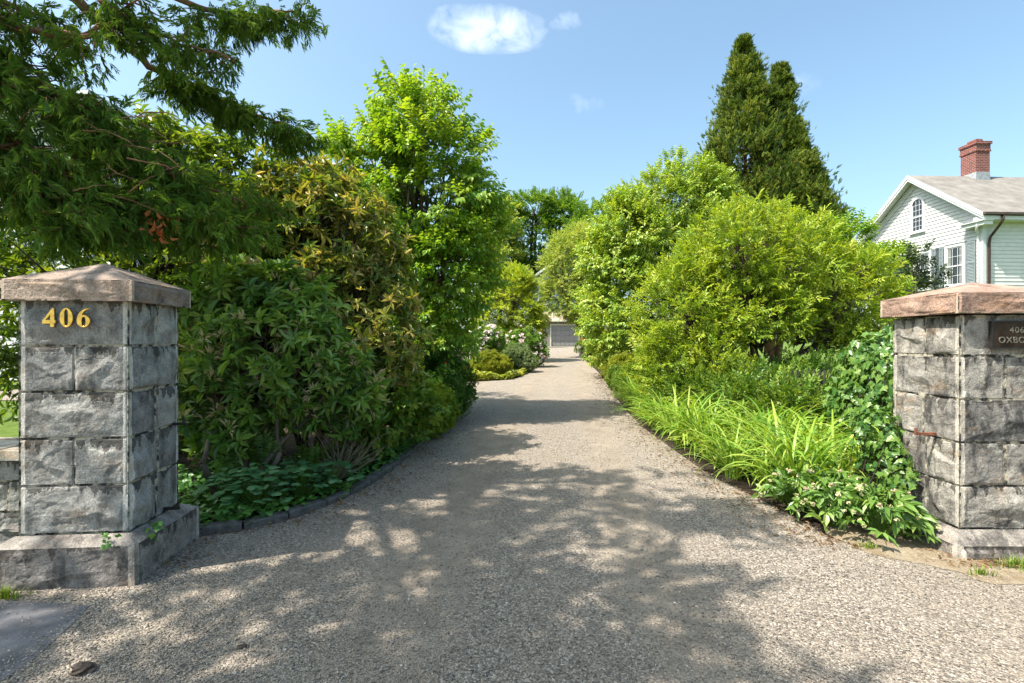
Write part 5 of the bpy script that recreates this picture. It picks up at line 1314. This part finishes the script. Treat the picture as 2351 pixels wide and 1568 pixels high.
# ---- the cedar by the gate: trunk left of the frame, limbs reaching over the pillar
ced = thing('cedar', 'big dark cedar whose limbs hang over the left gate pillar', 'cedar', (-5.3, 3.9, 0))
gt = Geo(); gf = Geo()
CF = sp_frond(.16, 6, 8, .35, .17, (.4, .8)); CFs = sp_frond(.40, 4, 6, .3)
top = np.array([-5.1, 3.6, 10.0]); gt.tube(path((-5.3, 3.9, -.1), top, 12, .015), (.24, .05), 12)
def limb(pts, r, bare=.15):
    P = np.array(pts); n = 26; t = np.linspace(0, len(P) - 1, n); Q = np.stack([np.interp(t, range(len(P)), P[:, i]) for i in range(3)], 1); Q[1:-1] = (Q[:-2] + Q[1:-1] * 2 + Q[2:]) / 4; Q[1:-1] += rng.normal(size=(n - 2, 3)) * .012
    gt.tube(Q, r, 7); return Q
def dress(Q, n, spread, s, down=.5, t0=.1, tm=None, tw=26):
    """side twigs and drooping sprays along a limb"""
    L = len(Q); 
    for q in range(tw):
        i = rng.integers(int(t0 * L), L); e = Q[i] + rdir(1)[0] * [spread, spread * .8, spread * .5] + [0, 0, -down * spread * .5]; Pq = path(Q[i], e, 6, .12, -.05); gt.tube(Pq, (.009, .003), 5)
        m = n // tw; k = rng.integers(1, 6, m); P = Pq[k] + rng.normal(size=(m, 3)) * [.10, .10, .08] * (spread / .5)
        D = unit(e - Q[i])[None] * .5 + rng.normal(size=(m, 3)) * .55 + np.array([.15, 0, -down]); U = np.tile([0, -.5, .8], (m, 1)) + rng.normal(size=(m, 3)) * .45
        scatter(gf, tm or CF, P, D, U, rng.uniform(s * .6, s * 1.2, m))
L1 = limb([(-5.25, 3.8, 5.6), W(150, -40, 4.6), W(242, 74, 4.7), W(297, 113, 4.8), W(351, 156, 4.9), W(410, 185, 5.0), W(508, 234, 5.15), W(625, 275, 5.3), W(715, 312, 5.4)], (.055, .007))
dress(L1[8:], 720, .26, .9, .6, .35, tw=60)
L2 = limb([(-5.2, 3.7, 6.2), W(300, -60, 4.6), W(430, 10, 4.7), W(540, 45, 4.8), W(610, 30, 4.8), W(690, 20, 4.85)], (.04, .006)); dress(L2, 480, .26, .8, .6, .45, tw=34)
L3 = limb([(-5.2, 3.7, 5.5), W(200, -20, 4.3), W(330, 60, 4.4), W(430, 100, 4.5), W(540, 135, 4.6)], (.035, .005)); dress(L3, 300, .28, .85, .6, .3, tw=36)
L4 = limb([(-5.2, 3.7, 4.8), W(40, 60, 4.2), W(190, 90, 4.2), W(260, 40, 4.3), W(330, -10, 4.3)], (.04, .006)); dress(L4, 210, .30, .8, .5, .2, tw=26)
L5 = limb([(-5.2, 3.8, 4.3), W(-60, 150, 4.2), W(80, 190, 4.2), W(200, 240, 4.25), W(300, 330, 4.4), W(420, 400, 4.55)], (.035, .006)); dress(L5, 800, .36, 1.0, .55, .1, tw=80)
L6 = limb([(-5.25, 3.9, 3.2), W(-80, 250, 4.1), W(60, 340, 4.1), W(130, 440, 4.15), W(200, 530, 4.2)], (.028, .006)); dress(L6, 950, .40, 1.0, .6, .15, tw=75)
L7 = limb([(-5.25, 3.9, 3.0), W(-60, 425, 4.2), W(60, 432, 4.2), W(180, 470, 4.3), W(290, 463, 4.4), W(400, 488, 4.5), W(520, 520, 4.7)], (.026, .005)); dress(L7, 900, .34, 1.0, .4, .3, tw=56)
L8 = limb([(-5.2, 3.9, 4.0), W(-60, 60, 4.3), W(60, 150, 4.5), W(180, 250, 4.6), W(330, 360, 4.8), W(480, 430, 4.9), W(590, 480, 5.0)], (.03, .005)); dress(L8, 700, .36, 1.0, .55, .15, tw=80)
L9 = limb([(-5.2, 3.8, 5.2), W(-100, -20, 4.4), W(60, 20, 4.5), W(160, 60, 4.6)], (.04, .008)); dress(L9, 230, .36, .9, .5, .1, tw=26)
for q in range(26):                                                  # thin bare orange-brown twigs in front of the sprays
    a = W(random.uniform(0, 330), random.uniform(250, 470), random.uniform(3.95, 4.3)); e = a + np.array([random.uniform(.1, .5), random.uniform(-.1, .1), random.uniform(-.35, .12)]); gt.tube(path(a, e, 8, .16, .04), (.006, .002), 5)
# the high crown, out of the frame, whose shade dapples the drive
HB = [(-4.9, 1.4, 7.6, 1.5, 1.3, .9), (-5.8, 2.6, 8.0, 1.4, 1.3, .9), (-3.9, 2.6, 8.0, 1.2, 1.1, .7), (-5.9, .4, 7.2, 1.3, 1.2, .8), (-4.4, .0, 7.2, 1.2, 1.1, .7), (-6.9, 3.2, 7.2, 1.0, .9, .7), (-3.5, 3.5, 8.2, 1.1, 1.0, .6), (-3.6, 1.0, 7.2, .9, .9, .5), (-3.7, -.2, 7.2, .8, .9, .5), (-4.3, -.9, 7.0, 1.2, .9, .6)]
C, O, ids = clumps(HB, 165, 0, 2.5, None, .5); k = rng.integers(0, len(C), 2000); P = C[k] + rdir(len(k)) * .42 * (rng.random(len(k)) ** .4)[:, None]
scatter(gf, CFs, P, O[k] * .6 + rng.normal(size=P.shape) * .5 + [0, 0, -.3], np.tile([0, 0, 1.], (len(k), 1)) + rng.normal(size=P.shape) * .4, rng.uniform(.6, 1.1, len(k)))
for q in range(len(HB)): limb([(-5.2, 3.7, 4.5 + q * .45), ((-5.2 + HB[q][0]) / 2, (3.7 + HB[q][1]) / 2, HB[q][2] - .5), HB[q][:3]], (.07, .02))
for q in range(len(C)):
    b_ = np.array(HB[ids[q]][:3]); gt.tube(path(b_, C[q], 5, .1), (.018, .005), 5)
gf.build('crown', [M['l_cedar'], M['bark_red']], ced); gt.build('trunk', [M['bark_red']], ced, smooth=True)
g = Geo(); n = 26; P = np.concatenate([W(365, 515, 4.25) + rng.normal(size=(n, 3)) * [.05, .03, .055]]); scatter(g, [simple(t_leaf(.085, .024, .45, .35, True)), simple(t_leaf(.07, .03, -.4, .4, True))], P, rng.normal(size=(n, 3)) * .5 + [0, 0, -1], rdir(n), rng.uniform(.6, 1.1, n)); g.build('dead_leaves', [M['l_dead']], ced)


# ================================================================ camera, sky, sun
cam = bpy.data.cameras.new('camera'); co = bpy.data.objects.new('camera', cam); COL.objects.link(co)
cam.lens = 18.0; cam.sensor_width = 36.0; cam.clip_end = 3000; cam.clip_start = .05
co.location = (0, 0, CAM_Z); co.rotation_euler = (R(90), 0, 0); scene.camera = co

sd = np.array([-SH[0] * math.cos(SUN_ELEV), -SH[1] * math.cos(SUN_ELEV), math.sin(SUN_ELEV)])     # toward the sun
sl = bpy.data.lights.new('sun', 'SUN'); sl.energy = 4.6; sl.angle = R(0.53); sl.color = (1.0, 0.93, 0.82)
so = bpy.data.objects.new('sun', sl); COL.objects.link(so); so.rotation_euler = Vector((-sd[0], -sd[1], -sd[2])).to_track_quat('-Z', 'Y').to_euler()

w = bpy.data.worlds.new('World'); scene.world = w; w.use_nodes = True; nt = w.node_tree; bg = nt.nodes['Background']
sky = nd(nt, 'ShaderNodeTexSky', sky_type='NISHITA'); sky.sun_disc = False; sky.sun_elevation = SUN_ELEV; sky.sun_rotation = math.atan2(sd[0], sd[1])
sky.air_density = 1.0; sky.dust_density = 3.2; sky.ozone_density = 0.9
tc = nd(nt, 'ShaderNodeTexCoord'); sp = nd(nt, 'ShaderNodeSeparateXYZ'); nt.links.new(tc.outputs['Generated'], sp.inputs[0])
u = math_(nt, 'DIVIDE', sp.outputs[0], sp.outputs[1]); v = math_(nt, 'DIVIDE', sp.outputs[2], sp.outputs[1])
cb = nd(nt, 'ShaderNodeCombineXYZ'); nt.links.new(u, cb.inputs[0]); nt.links.new(v, cb.inputs[1])
nz = nd(nt, 'ShaderNodeTexNoise'); nz.inputs['Scale'].default_value = 17; nz.inputs['Detail'].default_value = 9; nz.inputs['Roughness'].default_value = .6; nt.links.new(cb.outputs[0], nz.inputs['Vector']); nz.inputs['Distortion'].default_value = .4
tot = None
for (px, py, ru, rv, k) in ((1122, 66, .120, .052, .9), (1165, 92, .08, .028, .6), (1297, 48, .040, .022, .42), (1055, 52, .07, .04, .5), (1330, 238, .05, .022, .10), (1830, 190, .05, .026, .10)):
    c = W(px, py, 1.0) - [0, 0, CAM_Z]
    a = math_(nt, 'DIVIDE', math_(nt, 'SUBTRACT', u, float(c[0])), ru); b_ = math_(nt, 'DIVIDE', math_(nt, 'SUBTRACT', v, float(c[2])), rv)
    e = math_(nt, 'ADD', math_(nt, 'MULTIPLY', a, a), math_(nt, 'MULTIPLY', b_, b_))
    f = math_(nt, 'MULTIPLY', math_(nt, 'SUBTRACT', 1.0, e, None, True), k)
    tot = f if tot is None else math_(nt, 'MAXIMUM', tot, f)
nzs = math_(nt, 'MULTIPLY_ADD', nz.outputs['Fac'], 3.8, -1.95)
mk = math_(nt, 'MULTIPLY', math_(nt, 'ADD', tot, math_(nt, 'MULTIPLY', nzs, math_(nt, 'POWER', tot, .5))), 1.1, None, True)
front = math_(nt, 'GREATER_THAN', sp.outputs[1], 0.05); mk = math_(nt, 'MULTIPLY', mk, front)
mk = math_(nt, 'MULTIPLY', mk, 0.54)
skc = mixc(nt, 1.0, sky.outputs[0], (0.88, 1.0, 0.94), 'MULTIPLY'); c = mixc(nt, mk, skc, (4.6, 5.0, 5.5)); nt.links.new(c, bg.inputs[0]); bg.inputs[1].default_value = 0.15

scene.view_settings.view_transform = 'Standard'; scene.view_settings.look = 'None'; scene.view_settings.gamma = 1.0; scene.view_settings.exposure = 1.12
cy = scene.cycles; cy.max_bounces = 7; cy.diffuse_bounces = 3; cy.glossy_bounces = 2; cy.transmission_bounces = 4; cy.transparent_max_bounces = 4; cy.sample_clamp_indirect = 6.0; cy.caustics_reflective = False; cy.caustics_refractive = False
